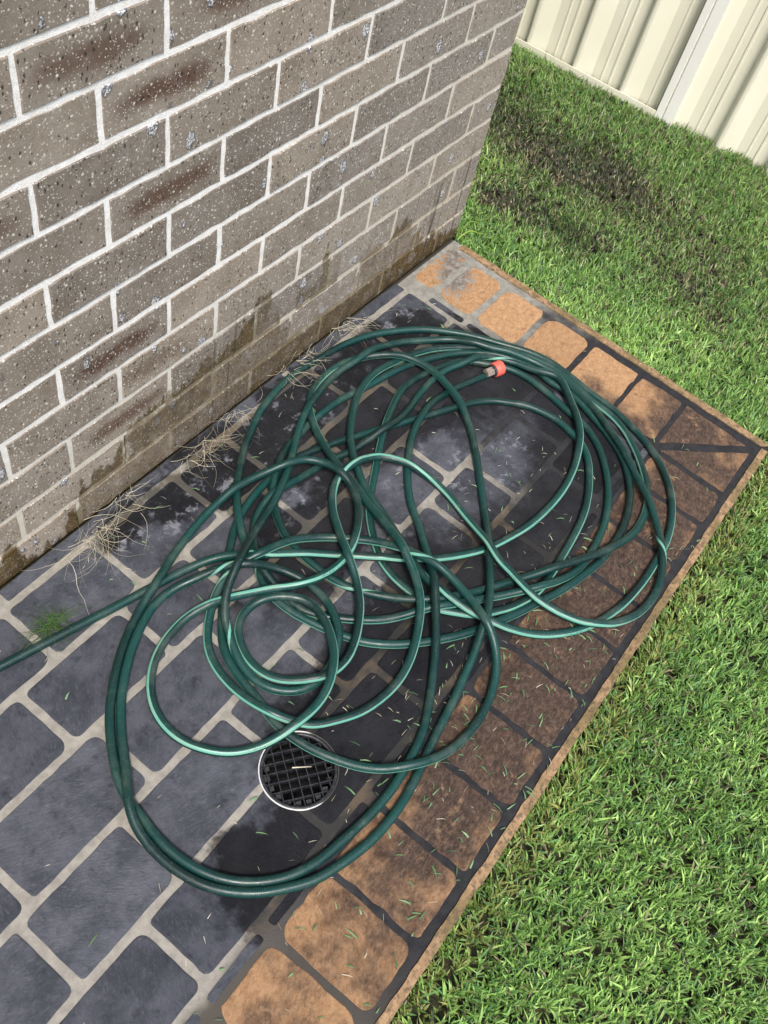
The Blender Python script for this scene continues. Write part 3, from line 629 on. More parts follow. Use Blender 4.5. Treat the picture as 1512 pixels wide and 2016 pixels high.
# ------------------------------------------------------------------ hose
# course of the hose from the end off to the left to the red cap: x, y, z in 0.1 mm and the roll of its stripe in degrees
HOSE = '''-16892,-1142,83,-120 -16718,-1188,83,-120 -16544,-1233,83,-120 -16369,-1278,83,-120 -16195,-1323,83,-120 -16021,-1368,83,-120 -15847,-1414,83,-120 -15673,-1460,83,-120 -15498,-1506,83,-120 -15324,-1551,83,-120 -15150,-1596,83,-120 -14975,-1641,83,-120
-14801,-1686,83,-120 -14627,-1731,83,-120 -14453,-1777,83,-120 -14278,-1823,83,-120 -14104,-1869,83,-120 -13930,-1914,83,-120 -13756,-1958,83,-120 -13581,-2001,83,-120 -13406,-2043,83,-120 -13231,-2087,83,-120 -13057,-2132,83,-120 -12883,-2179,85,-120
-12711,-2232,93,-120 -12542,-2291,108,-120 -12378,-2360,131,-120 -12221,-2443,161,-120 -12077,-2542,199,-120 -11947,-2659,241,-120 -11832,-2790,287,-115 -11727,-2930,339,-41 -11620,-3069,374,32 -11491,-3189,341,55 -11348,-3290,305,55 -11206,-3396,276,55
-11070,-3511,254,55 -10937,-3631,240,55 -10808,-3755,223,55 -10682,-3882,197,55 -10559,-4012,178,55 -10438,-4146,168,55 -10321,-4282,166,55 -10207,-4421,172,55 -10101,-4565,187,55 -9998,-4712,210,55 -9890,-4855,230,55 -9771,-4988,200,55
-9644,-5110,163,55 -9513,-5229,132,55 -9383,-5349,109,55 -9253,-5472,93,55 -9120,-5594,85,55 -8983,-5710,83,55 -8841,-5821,83,55 -8696,-5928,83,55 -8548,-6030,83,55 -8396,-6127,83,55 -8240,-6216,83,55 -8078,-6295,83,55
-7911,-6360,83,55 -7740,-6417,83,55 -7568,-6471,83,55 -7396,-6523,83,55 -7222,-6571,83,55 -7047,-6611,83,55 -6870,-6642,83,55 -6691,-6664,83,55 -6512,-6681,83,55 -6332,-6692,83,55 -6152,-6698,83,55 -5972,-6699,83,55
-5792,-6693,83,55 -5613,-6679,83,55 -5434,-6658,83,55 -5257,-6628,83,55 -5081,-6591,87,55 -4907,-6547,98,55 -4736,-6493,116,55 -4570,-6430,141,55 -4408,-6356,174,55 -4249,-6275,214,55 -4093,-6186,235,55 -3942,-6089,227,55
-3801,-5979,225,55 -3671,-5855,229,55 -3547,-5725,234,55 -3427,-5592,224,55 -3311,-5456,219,55 -3194,-5318,221,55 -3081,-5175,230,55 -2981,-5020,232,55 -2929,-4849,230,55 -2981,-4677,234,55 -3057,-4508,225,55 -3115,-4335,195,55
-3161,-4159,171,55 -3202,-3984,154,55 -3256,-3812,146,55 -3332,-3652,146,34 -3427,-3504,154,-23 -3533,-3366,170,-79 -3657,-3244,195,-135 -3806,-3147,224,-150 -3971,-3073,232,-150 -4144,-3011,204,-150 -4312,-2940,166,-150 -4473,-2863,135,-150
-4638,-2802,111,-150 -4808,-2766,94,-150 -4982,-2746,85,-150 -5157,-2739,83,-150 -5334,-2746,83,-150 -5512,-2762,83,-150 -5690,-2784,84,-150 -5867,-2811,92,-150 -6043,-2844,108,-150 -6218,-2881,130,-150 -6393,-2912,160,-150 -6566,-2934,197,-150
-6740,-2950,239,-150 -6914,-2959,282,-150 -7092,-2953,331,-150 -7269,-2927,349,-150 -7442,-2887,307,-150 -7613,-2847,252,-150 -7782,-2807,204,-150 -7952,-2769,164,-150 -8124,-2727,132,-150 -8293,-2671,108,-150 -8460,-2605,92,-150 -8629,-2546,84,-150
-8804,-2502,83,-150 -8981,-2471,84,-150 -9159,-2444,91,-150 -9336,-2418,106,-150 -9513,-2395,129,-150 -9689,-2374,159,-150 -9863,-2355,197,-150 -10039,-2337,242,-150 -10217,-2321,275,-150 -10395,-2318,240,-150 -10569,-2337,195,-150 -10739,-2376,158,-150
-10902,-2441,128,-150 -11054,-2530,106,-150 -11193,-2641,91,-150 -11320,-2768,84,-150 -11438,-2905,83,-144 -11558,-3043,83,10 -11673,-3184,83,100 -11782,-3330,83,100 -11874,-3485,83,100 -11936,-3652,83,100 -11965,-3828,83,100 -11972,-4008,83,100
-11970,-4189,83,100 -11954,-4369,83,100 -11922,-4546,83,100 -11881,-4722,83,100 -11836,-4896,83,100 -11784,-5069,83,100 -11725,-5239,83,100 -11661,-5407,83,100 -11590,-5572,83,100 -11504,-5730,83,100 -11403,-5879,83,100 -11292,-6021,83,100
-11172,-6155,83,100 -11046,-6283,83,100 -10913,-6405,83,100 -10777,-6522,83,100 -10636,-6634,83,100 -10491,-6742,83,100 -10345,-6847,83,100 -10195,-6947,83,100 -10042,-7040,83,100 -9885,-7128,83,100 -9725,-7212,83,100 -9564,-7293,83,100
-9402,-7371,83,100 -9238,-7445,83,100 -9072,-7517,83,100 -8906,-7586,83,100 -8738,-7650,83,100 -8567,-7710,83,100 -8399,-7774,83,100 -8232,-7840,83,100 -8063,-7903,83,100 -7893,-7962,83,100 -7722,-8017,83,100 -7548,-8063,83,100
-7372,-8101,83,100 -7196,-8137,83,100 -7020,-8175,83,100 -6843,-8210,83,100 -6665,-8235,83,100 -6486,-8246,83,100 -6306,-8246,83,100 -6126,-8240,83,100 -5946,-8231,83,100 -5767,-8217,83,100 -5588,-8194,83,100 -5411,-8161,83,100
-5237,-8117,83,100 -5065,-8065,83,100 -4896,-8002,83,100 -4732,-7929,83,100 -4572,-7847,83,100 -4416,-7756,83,100 -4267,-7655,83,100 -4124,-7546,83,100 -3989,-7427,83,100 -3864,-7298,83,100 -3750,-7159,83,100 -3648,-7011,83,100
-3555,-6857,83,100 -3471,-6698,83,100 -3395,-6535,83,100 -3327,-6368,83,100 -3265,-6199,83,100 -3206,-6029,83,100 -3149,-5859,83,100 -3097,-5688,83,100 -3054,-5515,83,100 -3027,-5339,83,100 -3023,-5160,83,100 -3041,-4978,83,100
-3044,-4792,83,100 -3016,-4609,83,100 -2993,-4430,83,100 -2988,-4251,83,100 -3013,-4074,83,100 -3055,-3901,83,100 -3109,-3729,83,100 -3174,-3562,83,100 -3260,-3405,83,100 -3366,-3259,83,100 -3479,-3120,83,100 -3600,-2986,83,100
-3729,-2861,83,100 -3867,-2746,83,100 -4012,-2641,83,100 -4163,-2543,83,100 -4318,-2452,83,100 -4476,-2367,83,100 -4638,-2288,83,100 -4802,-2214,83,100 -4968,-2145,83,100 -5137,-2083,83,100 -5308,-2028,83,100 -5482,-1980,83,100
-5657,-1939,83,100 -5833,-1904,83,100 -6010,-1874,83,100 -6188,-1842,83,100 -6364,-1804,83,100 -6541,-1767,83,100 -6717,-1731,83,100 -6893,-1693,83,100 -7069,-1653,83,100 -7246,-1622,83,100 -7425,-1604,83,100 -7605,-1595,83,100
-7785,-1589,83,100 -7965,-1587,83,100 -8145,-1591,83,100 -8324,-1600,83,100 -8503,-1617,83,100 -8682,-1640,87,100 -8860,-1661,99,100 -9037,-1687,118,100 -9208,-1734,144,100 -9374,-1795,177,100 -9537,-1865,216,100 -9696,-1944,234,100
-9853,-2029,216,100 -10003,-2123,177,100 -10144,-2229,144,100 -10272,-2351,118,100 -10388,-2487,99,100 -10494,-2633,87,100 -10592,-2783,83,100 -10679,-2940,83,100 -10751,-3105,83,100 -10804,-3277,83,100 -10843,-3452,83,100 -10872,-3630,83,100
-10888,-3809,83,100 -10894,-3989,83,100 -10894,-4169,83,100 -10884,-4349,83,100 -10858,-4527,83,100 -10818,-4702,83,100 -10761,-4872,83,54 -10689,-5037,83,-40 -10609,-5198,88,-75 -10524,-5356,100,-75 -10436,-5512,119,-75 -10345,-5664,146,-75
-10248,-5813,180,-75 -10144,-5956,220,-75 -10026,-6088,234,-75 -9893,-6209,233,-75 -9750,-6317,217,-75 -9601,-6412,183,-75 -9448,-6500,150,-75 -9294,-6589,122,-75 -9140,-6678,102,-75 -8984,-6767,89,-75 -8826,-6854,83,-75 -8670,-6943,83,-75
-8515,-7035,85,-75 -8362,-7129,95,-75 -8210,-7224,112,-75 -8061,-7320,136,-75 -7913,-7416,167,-75 -7761,-7509,206,-75 -7606,-7599,234,-75 -7449,-7687,228,-75 -7291,-7772,222,-75 -7133,-7859,224,-75 -6976,-7946,232,-75 -6817,-8033,232,-75
-6656,-8113,228,-75 -6493,-8188,231,-75 -6325,-8255,235,-75 -6155,-8311,220,-75 -5983,-8358,187,-75 -5810,-8396,152,-75 -5635,-8425,124,-75 -5458,-8443,103,-75 -5279,-8443,90,-75 -5101,-8427,83,-75 -4923,-8398,83,-75 -4748,-8357,83,-75
-4577,-8302,83,-75 -4413,-8229,83,-75 -4257,-8140,83,-75 -4107,-8039,83,-75 -3964,-7931,83,-75 -3827,-7814,83,-75 -3695,-7691,83,-75 -3568,-7565,83,-75 -3445,-7433,83,-75 -3328,-7296,83,-75 -3216,-7155,83,-75 -3111,-7009,83,-75
-3020,-6854,83,-75 -2946,-6691,83,-75 -2888,-6520,83,-75 -2849,-6345,83,-75 -2826,-6168,83,-75 -2814,-5990,83,-75 -2803,-5812,83,-75 -2775,-5636,83,-75 -2734,-5461,83,-75 -2693,-5285,83,-75 -2659,-5106,83,-75 -2632,-4923,83,-75
-2612,-4739,83,-75 -2606,-4556,83,-75 -2622,-4375,83,-75 -2655,-4196,83,-75 -2703,-4021,83,-75 -2766,-3851,83,-75 -2842,-3686,83,-75 -2926,-3526,83,-76 -3020,-3371,83,-83 -3124,-3224,83,-90 -3246,-3089,83,-95 -3380,-2964,83,-95
-3515,-2841,83,-95 -3647,-2718,83,-95 -3777,-2594,83,-95 -3909,-2472,83,-95 -4045,-2356,83,-95 -4189,-2248,83,-95 -4340,-2152,83,-95 -4499,-2068,83,-95 -4663,-1993,83,-95 -4830,-1927,83,-95 -5001,-1870,83,-95 -5174,-1821,83,-95
-5349,-1778,84,-95 -5524,-1738,93,-95 -5701,-1709,108,-95 -5878,-1698,131,-95 -6054,-1700,161,-95 -6230,-1718,198,-95 -6407,-1746,229,-95 -6584,-1782,233,-95 -6757,-1829,211,-95 -6927,-1888,190,-95 -7091,-1960,176,-95 -7250,-2043,171,-95
-7406,-2133,174,-95 -7559,-2227,186,-95 -7709,-2324,205,-95 -7856,-2427,230,-95 -7997,-2537,248,-95 -8131,-2655,270,-95 -8253,-2785,261,-95 -8363,-2925,234,-95 -8468,-3068,215,-95 -8571,-3214,205,-95 -8671,-3360,203,-95 -8765,-3509,211,-95
-8846,-3666,225,-95 -8912,-3831,231,-95 -8966,-4002,209,-95 -9016,-4175,192,-95 -9077,-4345,184,-95 -9146,-4513,184,-95 -9223,-4678,193,-95 -9305,-4839,211,-95 -9389,-4996,238,-95 -9473,-5154,272,-95 -9554,-5314,282,-95 -9629,-5477,282,-95
-9694,-5643,290,-95 -9740,-5814,305,-62 -9764,-5990,328,31 -9775,-6167,359,60 -9777,-6346,370,60 -9765,-6523,347,60 -9741,-6698,311,60 -9710,-6873,280,60 -9665,-7045,257,60 -9610,-7215,241,60 -9546,-7382,221,60 -9472,-7541,181,60
-9387,-7697,147,60 -9296,-7849,120,60 -9195,-7997,101,60 -9085,-8138,88,60 -8964,-8272,83,60 -8834,-8396,83,60 -8697,-8512,83,60 -8551,-8618,83,60 -8398,-8712,83,60 -8240,-8798,83,60 -8077,-8874,83,60 -7909,-8940,83,60
-7738,-8995,83,60 -7565,-9044,83,60 -7390,-9086,83,60 -7213,-9118,83,60 -7034,-9141,83,60 -6855,-9157,83,60 -6675,-9168,83,60 -6495,-9175,83,60 -6315,-9177,83,60 -6135,-9173,83,60 -5956,-9165,83,60 -5776,-9156,83,60
-5596,-9144,83,60 -5417,-9129,83,60 -5238,-9107,83,60 -5061,-9075,83,60 -4887,-9031,83,60 -4715,-8977,83,60 -4546,-8914,83,60 -4381,-8844,83,60 -4219,-8764,83,60 -4062,-8676,83,60 -3911,-8579,83,60 -3768,-8470,83,60
-3634,-8350,83,60 -3507,-8222,83,60 -3387,-8088,83,60 -3275,-7948,83,60 -3174,-7799,83,60 -3084,-7643,83,60 -3003,-7483,83,60 -2929,-7318,83,60 -2864,-7151,83,60 -2806,-6980,83,60 -2755,-6808,83,60 -2711,-6633,83,60
-2674,-6457,83,60 -2646,-6279,83,60 -2629,-6100,83,60 -2619,-5921,83,60 -2607,-5742,83,60 -2586,-5564,83,60 -2556,-5387,83,60 -2527,-5209,83,60 -2505,-5029,83,60 -2485,-4848,83,60 -2470,-4665,83,60 -2470,-4480,83,60
-2488,-4295,83,60 -2522,-4113,83,60 -2572,-3935,83,93 -2636,-3763,83,126 -2711,-3597,83,150 -2789,-3433,83,150 -2869,-3271,83,150 -2946,-3108,83,150 -3022,-2945,83,150 -3101,-2784,83,150 -3187,-2625,83,150 -3280,-2471,83,150
-3378,-2320,83,150 -3481,-2173,83,150 -3589,-2028,83,150 -3701,-1887,83,150 -3819,-1751,83,150 -3944,-1622,83,150 -4078,-1502,83,150 -4218,-1389,83,150 -4362,-1282,83,150 -4510,-1178,83,150 -4660,-1080,83,150 -4816,-989,83,150
-4974,-904,83,150 -5137,-827,83,150 -5304,-761,83,150 -5476,-705,83,150 -5649,-657,83,150 -5824,-614,83,150 -6000,-577,83,150 -6178,-548,83,150 -6356,-524,83,150 -6535,-502,83,150 -6713,-479,83,150 -6892,-456,83,150
-7071,-435,83,150 -7250,-420,83,150 -7430,-414,83,150 -7610,-420,83,150 -7789,-436,83,150 -7967,-460,83,150 -8145,-490,83,150 -8321,-524,83,150 -8497,-562,83,150 -8671,-610,83,150 -8840,-670,83,150 -9007,-739,83,150
-9171,-813,83,150 -9335,-887,83,150 -9499,-962,83,150 -9660,-1042,83,150 -9817,-1130,83,150 -9970,-1225,83,150 -10121,-1323,83,150 -10269,-1425,84,150 -10415,-1530,92,150 -10556,-1640,107,150 -10694,-1753,130,150 -10827,-1871,159,150
-10953,-1996,196,150 -11072,-2128,230,150 -11188,-2264,229,150 -11297,-2405,215,150 -11398,-2553,207,150 -11490,-2706,205,150 -11568,-2866,212,150 -11631,-3034,225,150 -11681,-3207,234,150 -11716,-3383,215,150 -11747,-3559,176,112 -11783,-3733,143,95
-11804,-3911,117,95 -11811,-4093,98,95 -11808,-4278,87,95 -11778,-4460,83,95 -11708,-4629,83,95 -11621,-4787,83,95 -11524,-4938,83,95 -11421,-5085,83,95 -11313,-5227,83,95 -11200,-5367,83,95 -11082,-5502,83,95 -10955,-5629,83,95
-10817,-5744,88,95 -10673,-5851,101,95 -10525,-5951,121,95 -10375,-6048,148,95 -10230,-6148,182,95 -10091,-6258,221,95 -9952,-6369,233,95 -9806,-6471,207,95 -9657,-6567,172,95 -9508,-6664,145,95 -9359,-6763,125,95 -9210,-6864,113,95
-9064,-6969,109,95 -8920,-7076,114,95 -8777,-7185,127,95 -8635,-7293,147,95 -8493,-7401,176,95 -8352,-7507,211,95 -8203,-7605,235,95 -8047,-7690,221,95 -7886,-7764,182,95 -7721,-7829,148,95 -7552,-7885,121,95 -7379,-7931,101,95
-7203,-7965,89,95 -7025,-7984,83,95 -6845,-7989,83,95 -6665,-7981,83,95 -6486,-7963,83,95 -6308,-7939,83,95 -6130,-7909,83,95 -5954,-7874,83,95 -5779,-7831,83,95 -5607,-7778,83,95 -5438,-7716,83,95 -5272,-7647,83,95
-5109,-7571,83,95 -4949,-7487,83,95 -4795,-7395,83,95 -4646,-7294,83,95 -4501,-7187,83,95 -4361,-7074,83,95 -4225,-6956,83,95 -4096,-6831,83,95 -3975,-6697,83,95 -3867,-6554,83,95 -3770,-6402,83,95 -3685,-6244,83,95
-3620,-6077,83,95 -3585,-5902,83,95 -3563,-5723,83,95 -3533,-5546,83,95 -3495,-5370,83,95 -3458,-5194,83,95 -3424,-5017,83,95 -3396,-4839,83,95 -3376,-4660,83,95 -3362,-4481,83,95 -3357,-4302,83,95 -3371,-4124,83,95
-3408,-3950,83,95 -3470,-3783,83,95 -3554,-3626,83,95 -3652,-3475,83,95 -3757,-3324,83,95 -3863,-3174,83,87 -3978,-3031,83,78 -4108,-2901,83,70 -4258,-2801,83,70 -4424,-2725,83,70 -4594,-2656,83,70 -4766,-2599,83,70
-4938,-2549,83,70 -5112,-2504,83,70 -5286,-2464,83,70 -5463,-2434,83,70 -5641,-2419,83,70 -5821,-2423,83,70 -5999,-2445,83,70 -6174,-2485,88,70 -6345,-2538,101,70 -6514,-2598,121,70 -6681,-2658,148,70 -6846,-2719,182,70
-7011,-2785,222,70 -7175,-2855,222,70 -7335,-2930,182,70 -7493,-3010,148,70 -7651,-3093,121,70 -7808,-3179,101,70 -7965,-3266,88,70 -8121,-3354,83,70 -8279,-3442,83,70 -8437,-3528,83,70 -8595,-3614,83,70 -8752,-3701,83,70
-8907,-3794,83,70 -9055,-3896,83,70 -9194,-4009,83,70 -9325,-4132,83,70 -9450,-4263,83,70 -9568,-4398,83,70 -9681,-4538,83,70 -9787,-4684,83,70 -9880,-4837,83,70 -9951,-5002,83,70 -10002,-5174,83,70 -10033,-5351,83,70
-10049,-5530,83,70 -10059,-5710,83,70 -10069,-5890,83,70 -10063,-6068,83,70 -10024,-6243,83,64 -9956,-6408,83,60 -9865,-6563,83,60 -9768,-6715,83,60 -9666,-6862,83,60 -9544,-6993,83,60 -9405,-7106,83,60 -9258,-7207,83,60
-9108,-7305,83,60 -8951,-7391,83,60 -8787,-7462,83,60 -8618,-7525,83,60 -8447,-7578,83,60 -8272,-7609,83,60 -8095,-7621,83,60 -7916,-7621,83,60 -7737,-7613,83,60 -7558,-7599,83,60 -7379,-7582,83,60 -7200,-7564,83,60
-7021,-7544,83,60 -6842,-7525,83,60 -6663,-7504,83,60 -6485,-7479,83,60 -6307,-7451,83,60 -6130,-7419,83,60 -5954,-7381,83,60 -5780,-7334,83,60 -5609,-7278,83,60 -5441,-7214,83,60 -5275,-7144,83,60 -5112,-7066,83,60
-4953,-6983,83,60 -4797,-6893,83,60 -4645,-6797,83,60 -4500,-6691,83,60 -4366,-6571,83,60 -4249,-6436,83,60 -4155,-6283,83,60 -4089,-6117,83,60 -4044,-5943,83,60 -4006,-5767,83,60 -3980,-5590,83,60 -3985,-5411,83,60
-4011,-5233,83,60 -4048,-5057,83,60 -4098,-4885,83,60 -4169,-4720,83,60 -4264,-4568,83,60 -4372,-4424,83,60 -4478,-4279,83,79 -4590,-4139,83,100 -4720,-4015,83,110 -4864,-3907,83,110 -5016,-3810,83,110 -5172,-3722,83,110
-5333,-3642,83,110 -5497,-3566,83,110 -5661,-3491,83,110 -5825,-3418,83,110 -5989,-3344,83,110 -6152,-3267,83,110 -6314,-3188,83,110 -6476,-3109,83,110 -6638,-3032,83,110 -6802,-2956,83,110 -6965,-2880,83,110 -7128,-2804,83,110
-7292,-2729,83,110 -7456,-2655,83,110 -7620,-2581,83,110 -7784,-2506,83,110 -7946,-2429,83,110 -8110,-2354,83,110 -8276,-2285,83,110 -8443,-2218,83,110 -8612,-2154,83,110 -8781,-2093,83,110 -8953,-2040,83,110 -9128,-1997,83,110
-9305,-1967,83,110 -9484,-1950,83,110 -9664,-1944,83,110 -9844,-1947,83,110 -10024,-1958,83,110 -10203,-1975,83,110 -10381,-1998,83,110 -10559,-2028,83,110 -10735,-2066,83,110 -10909,-2113,83,110 -11079,-2169,83,110 -11246,-2237,83,110
-11405,-2320,83,110 -11560,-2413,83,110 -11713,-2508,83,110 -11864,-2605,83,110 -12014,-2704,83,110 -12162,-2807,83,110 -12307,-2913,83,110 -12450,-3024,83,110 -12589,-3138,83,110 -12728,-3254,83,110 -12865,-3374,83,110 -13001,-3497,83,110
-13137,-3622,83,109 -13269,-3753,83,104 -13378,-3899,83,100 -13463,-4059,83,100 -13529,-4227,83,100 -13580,-4401,83,100 -13619,-4578,83,100 -13651,-4756,83,100 -13683,-4933,83,100 -13724,-5109,83,100 -13770,-5283,83,100 -13807,-5459,83,100
-13823,-5638,83,100 -13820,-5818,83,100 -13804,-5997,83,100 -13776,-6175,83,100 -13736,-6350,83,100 -13687,-6523,83,100 -13629,-6694,83,100 -13565,-6862,86,100 -13492,-7026,96,100 -13410,-7185,114,100 -13315,-7335,139,100 -13206,-7474,171,100
-13085,-7602,210,100 -12952,-7720,234,100 -12809,-7829,235,100 -12658,-7926,227,100 -12500,-8007,188,100 -12336,-8072,153,100 -12167,-8125,124,100 -11992,-8163,103,100 -11815,-8188,90,100 -11636,-8202,84,100 -11456,-8205,83,100 -11276,-8195,83,100
-11098,-8173,83,100 -10921,-8139,88,100 -10749,-8091,100,100 -10581,-8030,122,100 -10420,-7955,152,100 -10272,-7863,192,100 -10140,-7753,242,100 -10027,-7628,302,100 -9933,-7491,371,100 -9861,-7341,448,100 -9799,-7181,502,100 -9722,-7022,484,100
-9646,-6862,459,100 -9586,-6694,443,100 -9537,-6521,437,100 -9494,-6346,441,100 -9464,-6170,456,100 -9454,-5992,480,100 -9459,-5813,510,100 -9472,-5635,497,58 -9492,-5458,465,-33 -9515,-5283,441,-100 -9539,-5110,406,-100 -9571,-4939,349,-100
-9614,-4771,298,-100 -9671,-4607,254,-100 -9743,-4447,218,-100 -9830,-4292,188,-100 -9929,-4143,166,-100 -10034,-3998,153,-100 -10145,-3857,149,-100 -10268,-3725,155,-100 -10401,-3606,170,-100 -10544,-3499,195,-100 -10691,-3401,230,-100 -10845,-3323,274,-100
-11009,-3273,327,-100 -11176,-3239,389,-100 -11344,-3212,455,-100 -11513,-3183,503,-100 -11677,-3131,501,-100 -11830,-3058,441,-100 -11986,-2996,377,-100 -12153,-2964,321,-23 -12326,-2961,272,65 -12498,-2989,230,65 -12666,-3042,190,65 -12827,-3113,155,65
-12983,-3197,126,65 -13134,-3293,105,65 -13277,-3401,91,65 -13411,-3521,84,65 -13530,-3655,83,65 -13628,-3804,83,65 -13702,-3968,83,65 -13755,-4139,84,65 -13792,-4315,92,65 -13818,-4493,107,65 -13831,-4671,129,65 -13833,-4848,158,65
-13824,-5025,194,65 -13802,-5201,228,65 -13761,-5375,231,65 -13698,-5540,199,65 -13620,-5700,161,65 -13531,-5852,131,65 -13421,-5992,108,65 -13286,-6108,93,65 -13138,-6210,85,65 -12988,-6309,83,65 -12834,-6402,83,65 -12673,-6481,83,65
-12503,-6541,83,65 -12329,-6586,83,65 -12152,-6618,83,65 -11974,-6638,84,65 -11794,-6643,91,65 -11616,-6630,105,65 -11440,-6601,126,65 -11267,-6557,155,65 -11100,-6498,191,65 -10938,-6427,230,65 -10778,-6349,247,65 -10621,-6266,266,65
-10468,-6175,293,65 -10324,-6071,327,65 -10190,-5955,363,65 -10067,-5827,379,65 -9956,-5689,397,65 -9858,-5542,423,65 -9771,-5389,457,65 -9694,-5233,499,65 -9616,-5076,534,65 -9533,-4922,502,65 -9451,-4773,441,65 -9373,-4622,385,65
-9300,-4465,338,65 -9233,-4304,300,65 -9173,-4139,270,65 -9122,-3969,250,65 -9068,-3798,237,65 -8999,-3631,229,65 -8926,-3466,214,65 -8866,-3296,202,65 -8820,-3123,196,65 -8777,-2948,199,65 -8732,-2775,210,65 -8683,-2603,227,65
-8624,-2433,232,65 -8556,-2267,232,65 -8478,-2104,229,65 -8393,-1946,224,65 -8301,-1791,225,65 -8198,-1643,232,65 -8084,-1504,216,65 -7960,-1374,176,65 -7826,-1254,143,65 -7680,-1148,117,65 -7519,-1066,98,65 -7349,-1006,87,65
-7173,-965,83,65 -6993,-937,83,65 -6811,-922,83,65 -6629,-922,83,65 -6448,-939,83,65 -6269,-972,83,82 -6095,-1023,83,104 -5929,-1100,86,120 -5771,-1191,96,120 -5621,-1292,114,120 -5485,-1410,139,120 -5366,-1543,171,120
-5264,-1688,210,120 -5177,-1844,234,120 -5104,-2008,234,120 -5048,-2179,233,120 -5019,-2355,231,120 -5016,-2535,235,120 -5031,-2714,235,120 -5063,-2891,232,120 -5111,-3064,232,120 -5170,-3234,238,120 -5236,-3402,234,120 -5309,-3566,234,120
-5392,-3724,217,120 -5481,-3878,177,120 -5577,-4025,143,120 -5684,-4167,117,120 -5802,-4302,99,120 -5926,-4432,87,120 -6055,-4558,83,120 -6185,-4681,83,120 -6319,-4802,83,120 -6455,-4920,83,120 -6591,-5038,83,120 -6727,-5156,83,120
-6863,-5274,83,120 -6999,-5392,83,120 -7136,-5509,83,120 -7273,-5625,85,120 -7412,-5739,93,120 -7551,-5852,109,120 -7692,-5962,132,120 -7836,-6069,163,120 -7982,-6172,200,120 -8129,-6273,232,120 -8276,-6376,222,120 -8422,-6481,215,120
-8567,-6586,214,120 -8715,-6689,221,120 -8866,-6787,235,120 -9020,-6877,257,120 -9176,-6959,286,120 -9333,-7036,322,120 -9494,-7108,366,120 -9659,-7174,389,120 -9824,-7230,331,120 -9988,-7285,272,120 -10151,-7341,220,120 -10316,-7393,176,120
-10486,-7439,141,120 -10659,-7479,115,120 -10834,-7518,96,120 -11010,-7557,86,120 -11186,-7595,83,120 -11362,-7633,83,120 -11539,-7667,83,120 -11716,-7698,83,120 -11893,-7729,83,120 -12071,-7760,83,120 -12248,-7793,83,120 -12424,-7828,83,120
-12601,-7864,83,120 -12777,-7902,83,120 -12952,-7941,83,120 -13130,-7973,83,120 -13308,-7999,83,120 -13487,-8018,83,120 -13666,-8027,83,120 -13846,-8028,83,120 -14026,-8021,83,120 -14205,-8005,83,120 -14383,-7978,83,120 -14559,-7940,83,120
-14733,-7894,83,120 -14906,-7843,83,120 -15077,-7787,83,120 -15246,-7724,83,120 -15408,-7646,83,120 -15560,-7549,83,120 -15704,-7440,83,120 -15846,-7327,83,120 -15982,-7208,83,120 -16108,-7079,83,120 -16223,-6940,83,120 -16328,-6792,83,120
-16420,-6636,83,120 -16497,-6472,83,120 -16558,-6302,83,120 -16601,-6126,83,120 -16632,-5948,83,120 -16650,-5768,83,120 -16656,-5587,88,120 -16648,-5407,100,120 -16625,-5230,119,120 -16589,-5056,145,120 -16532,-4890,179,120 -16449,-4731,217,120
-16349,-4580,235,120 -16234,-4438,223,120 -16113,-4304,187,120 -16003,-4162,151,120 -15898,-4018,124,120 -15791,-3875,103,120 -15680,-3736,90,120 -15565,-3599,83,120 -15445,-3466,83,120 -15320,-3339,83,120 -15188,-3219,83,120 -15049,-3106,83,120
-14906,-2999,83,120 -14760,-2896,83,120 -14610,-2798,83,120 -14457,-2706,83,120 -14300,-2622,84,120 -14139,-2546,88,120 -13975,-2477,85,120 -13807,-2417,83,120 -13636,-2372,83,120 -13461,-2354,88,120 -13285,-2363,100,120 -13112,-2394,121,120
-12945,-2448,152,120 -12786,-2520,191,120 -12632,-2599,240,120 -12481,-2678,299,120 -12341,-2768,366,120 -12220,-2881,441,6 -12102,-3004,498,-110 -11973,-3125,515,-110 -11841,-3242,473,-110 -11717,-3355,405,-110 -11607,-3479,344,-110 -11513,-3623,293,-110
-11438,-3779,252,-110 -11382,-3947,222,-110 -11349,-4121,202,-110 -11342,-4300,192,-110 -11363,-4478,193,-110 -11409,-4651,203,-110 -11478,-4816,221,-110 -11564,-4973,234,-110 -11665,-5120,233,-110 -11782,-5251,224,-110 -11917,-5357,186,-110 -12075,-5440,151,-110
-12249,-5500,123,-110 -12433,-5535,102,-110 -12620,-5546,89,-110 -12803,-5522,83,-110 -12975,-5459,83,-110 -13122,-5361,83,-110 -13243,-5236,83,-110 -13340,-5089,83,-110 -13408,-4926,83,-110 -13441,-4753,83,-110 -13440,-4576,85,-110 -13412,-4400,94,-110
-13360,-4230,111,-110 -13289,-4065,135,-110 -13205,-3908,167,-110 -13119,-3752,206,-21 -13033,-3607,254,140 -12929,-3481,309,170 -12807,-3371,371,170 -12670,-3275,432,170 -12523,-3195,486,170 -12367,-3131,546,170 -12205,-3075,614,170 -12040,-3017,651,170
-11877,-2955,592,170 -11721,-2891,524,170 -11564,-2827,466,170 -11403,-2765,418,170 -11237,-2706,382,170 -11068,-2655,357,170 -10894,-2612,344,170 -10719,-2571,342,170 -10545,-2527,352,170 -10373,-2478,371,170 -10203,-2420,398,170 -10036,-2355,397,170
-9871,-2284,356,170 -9710,-2207,317,170 -9552,-2125,285,170 -9395,-2040,260,170 -9239,-1954,244,170 -9082,-1867,235,170 -8925,-1779,235,170 -8768,-1692,241,170 -8609,-1608,254,170 -8449,-1531,275,170 -8285,-1463,302,170 -8117,-1406,333,170
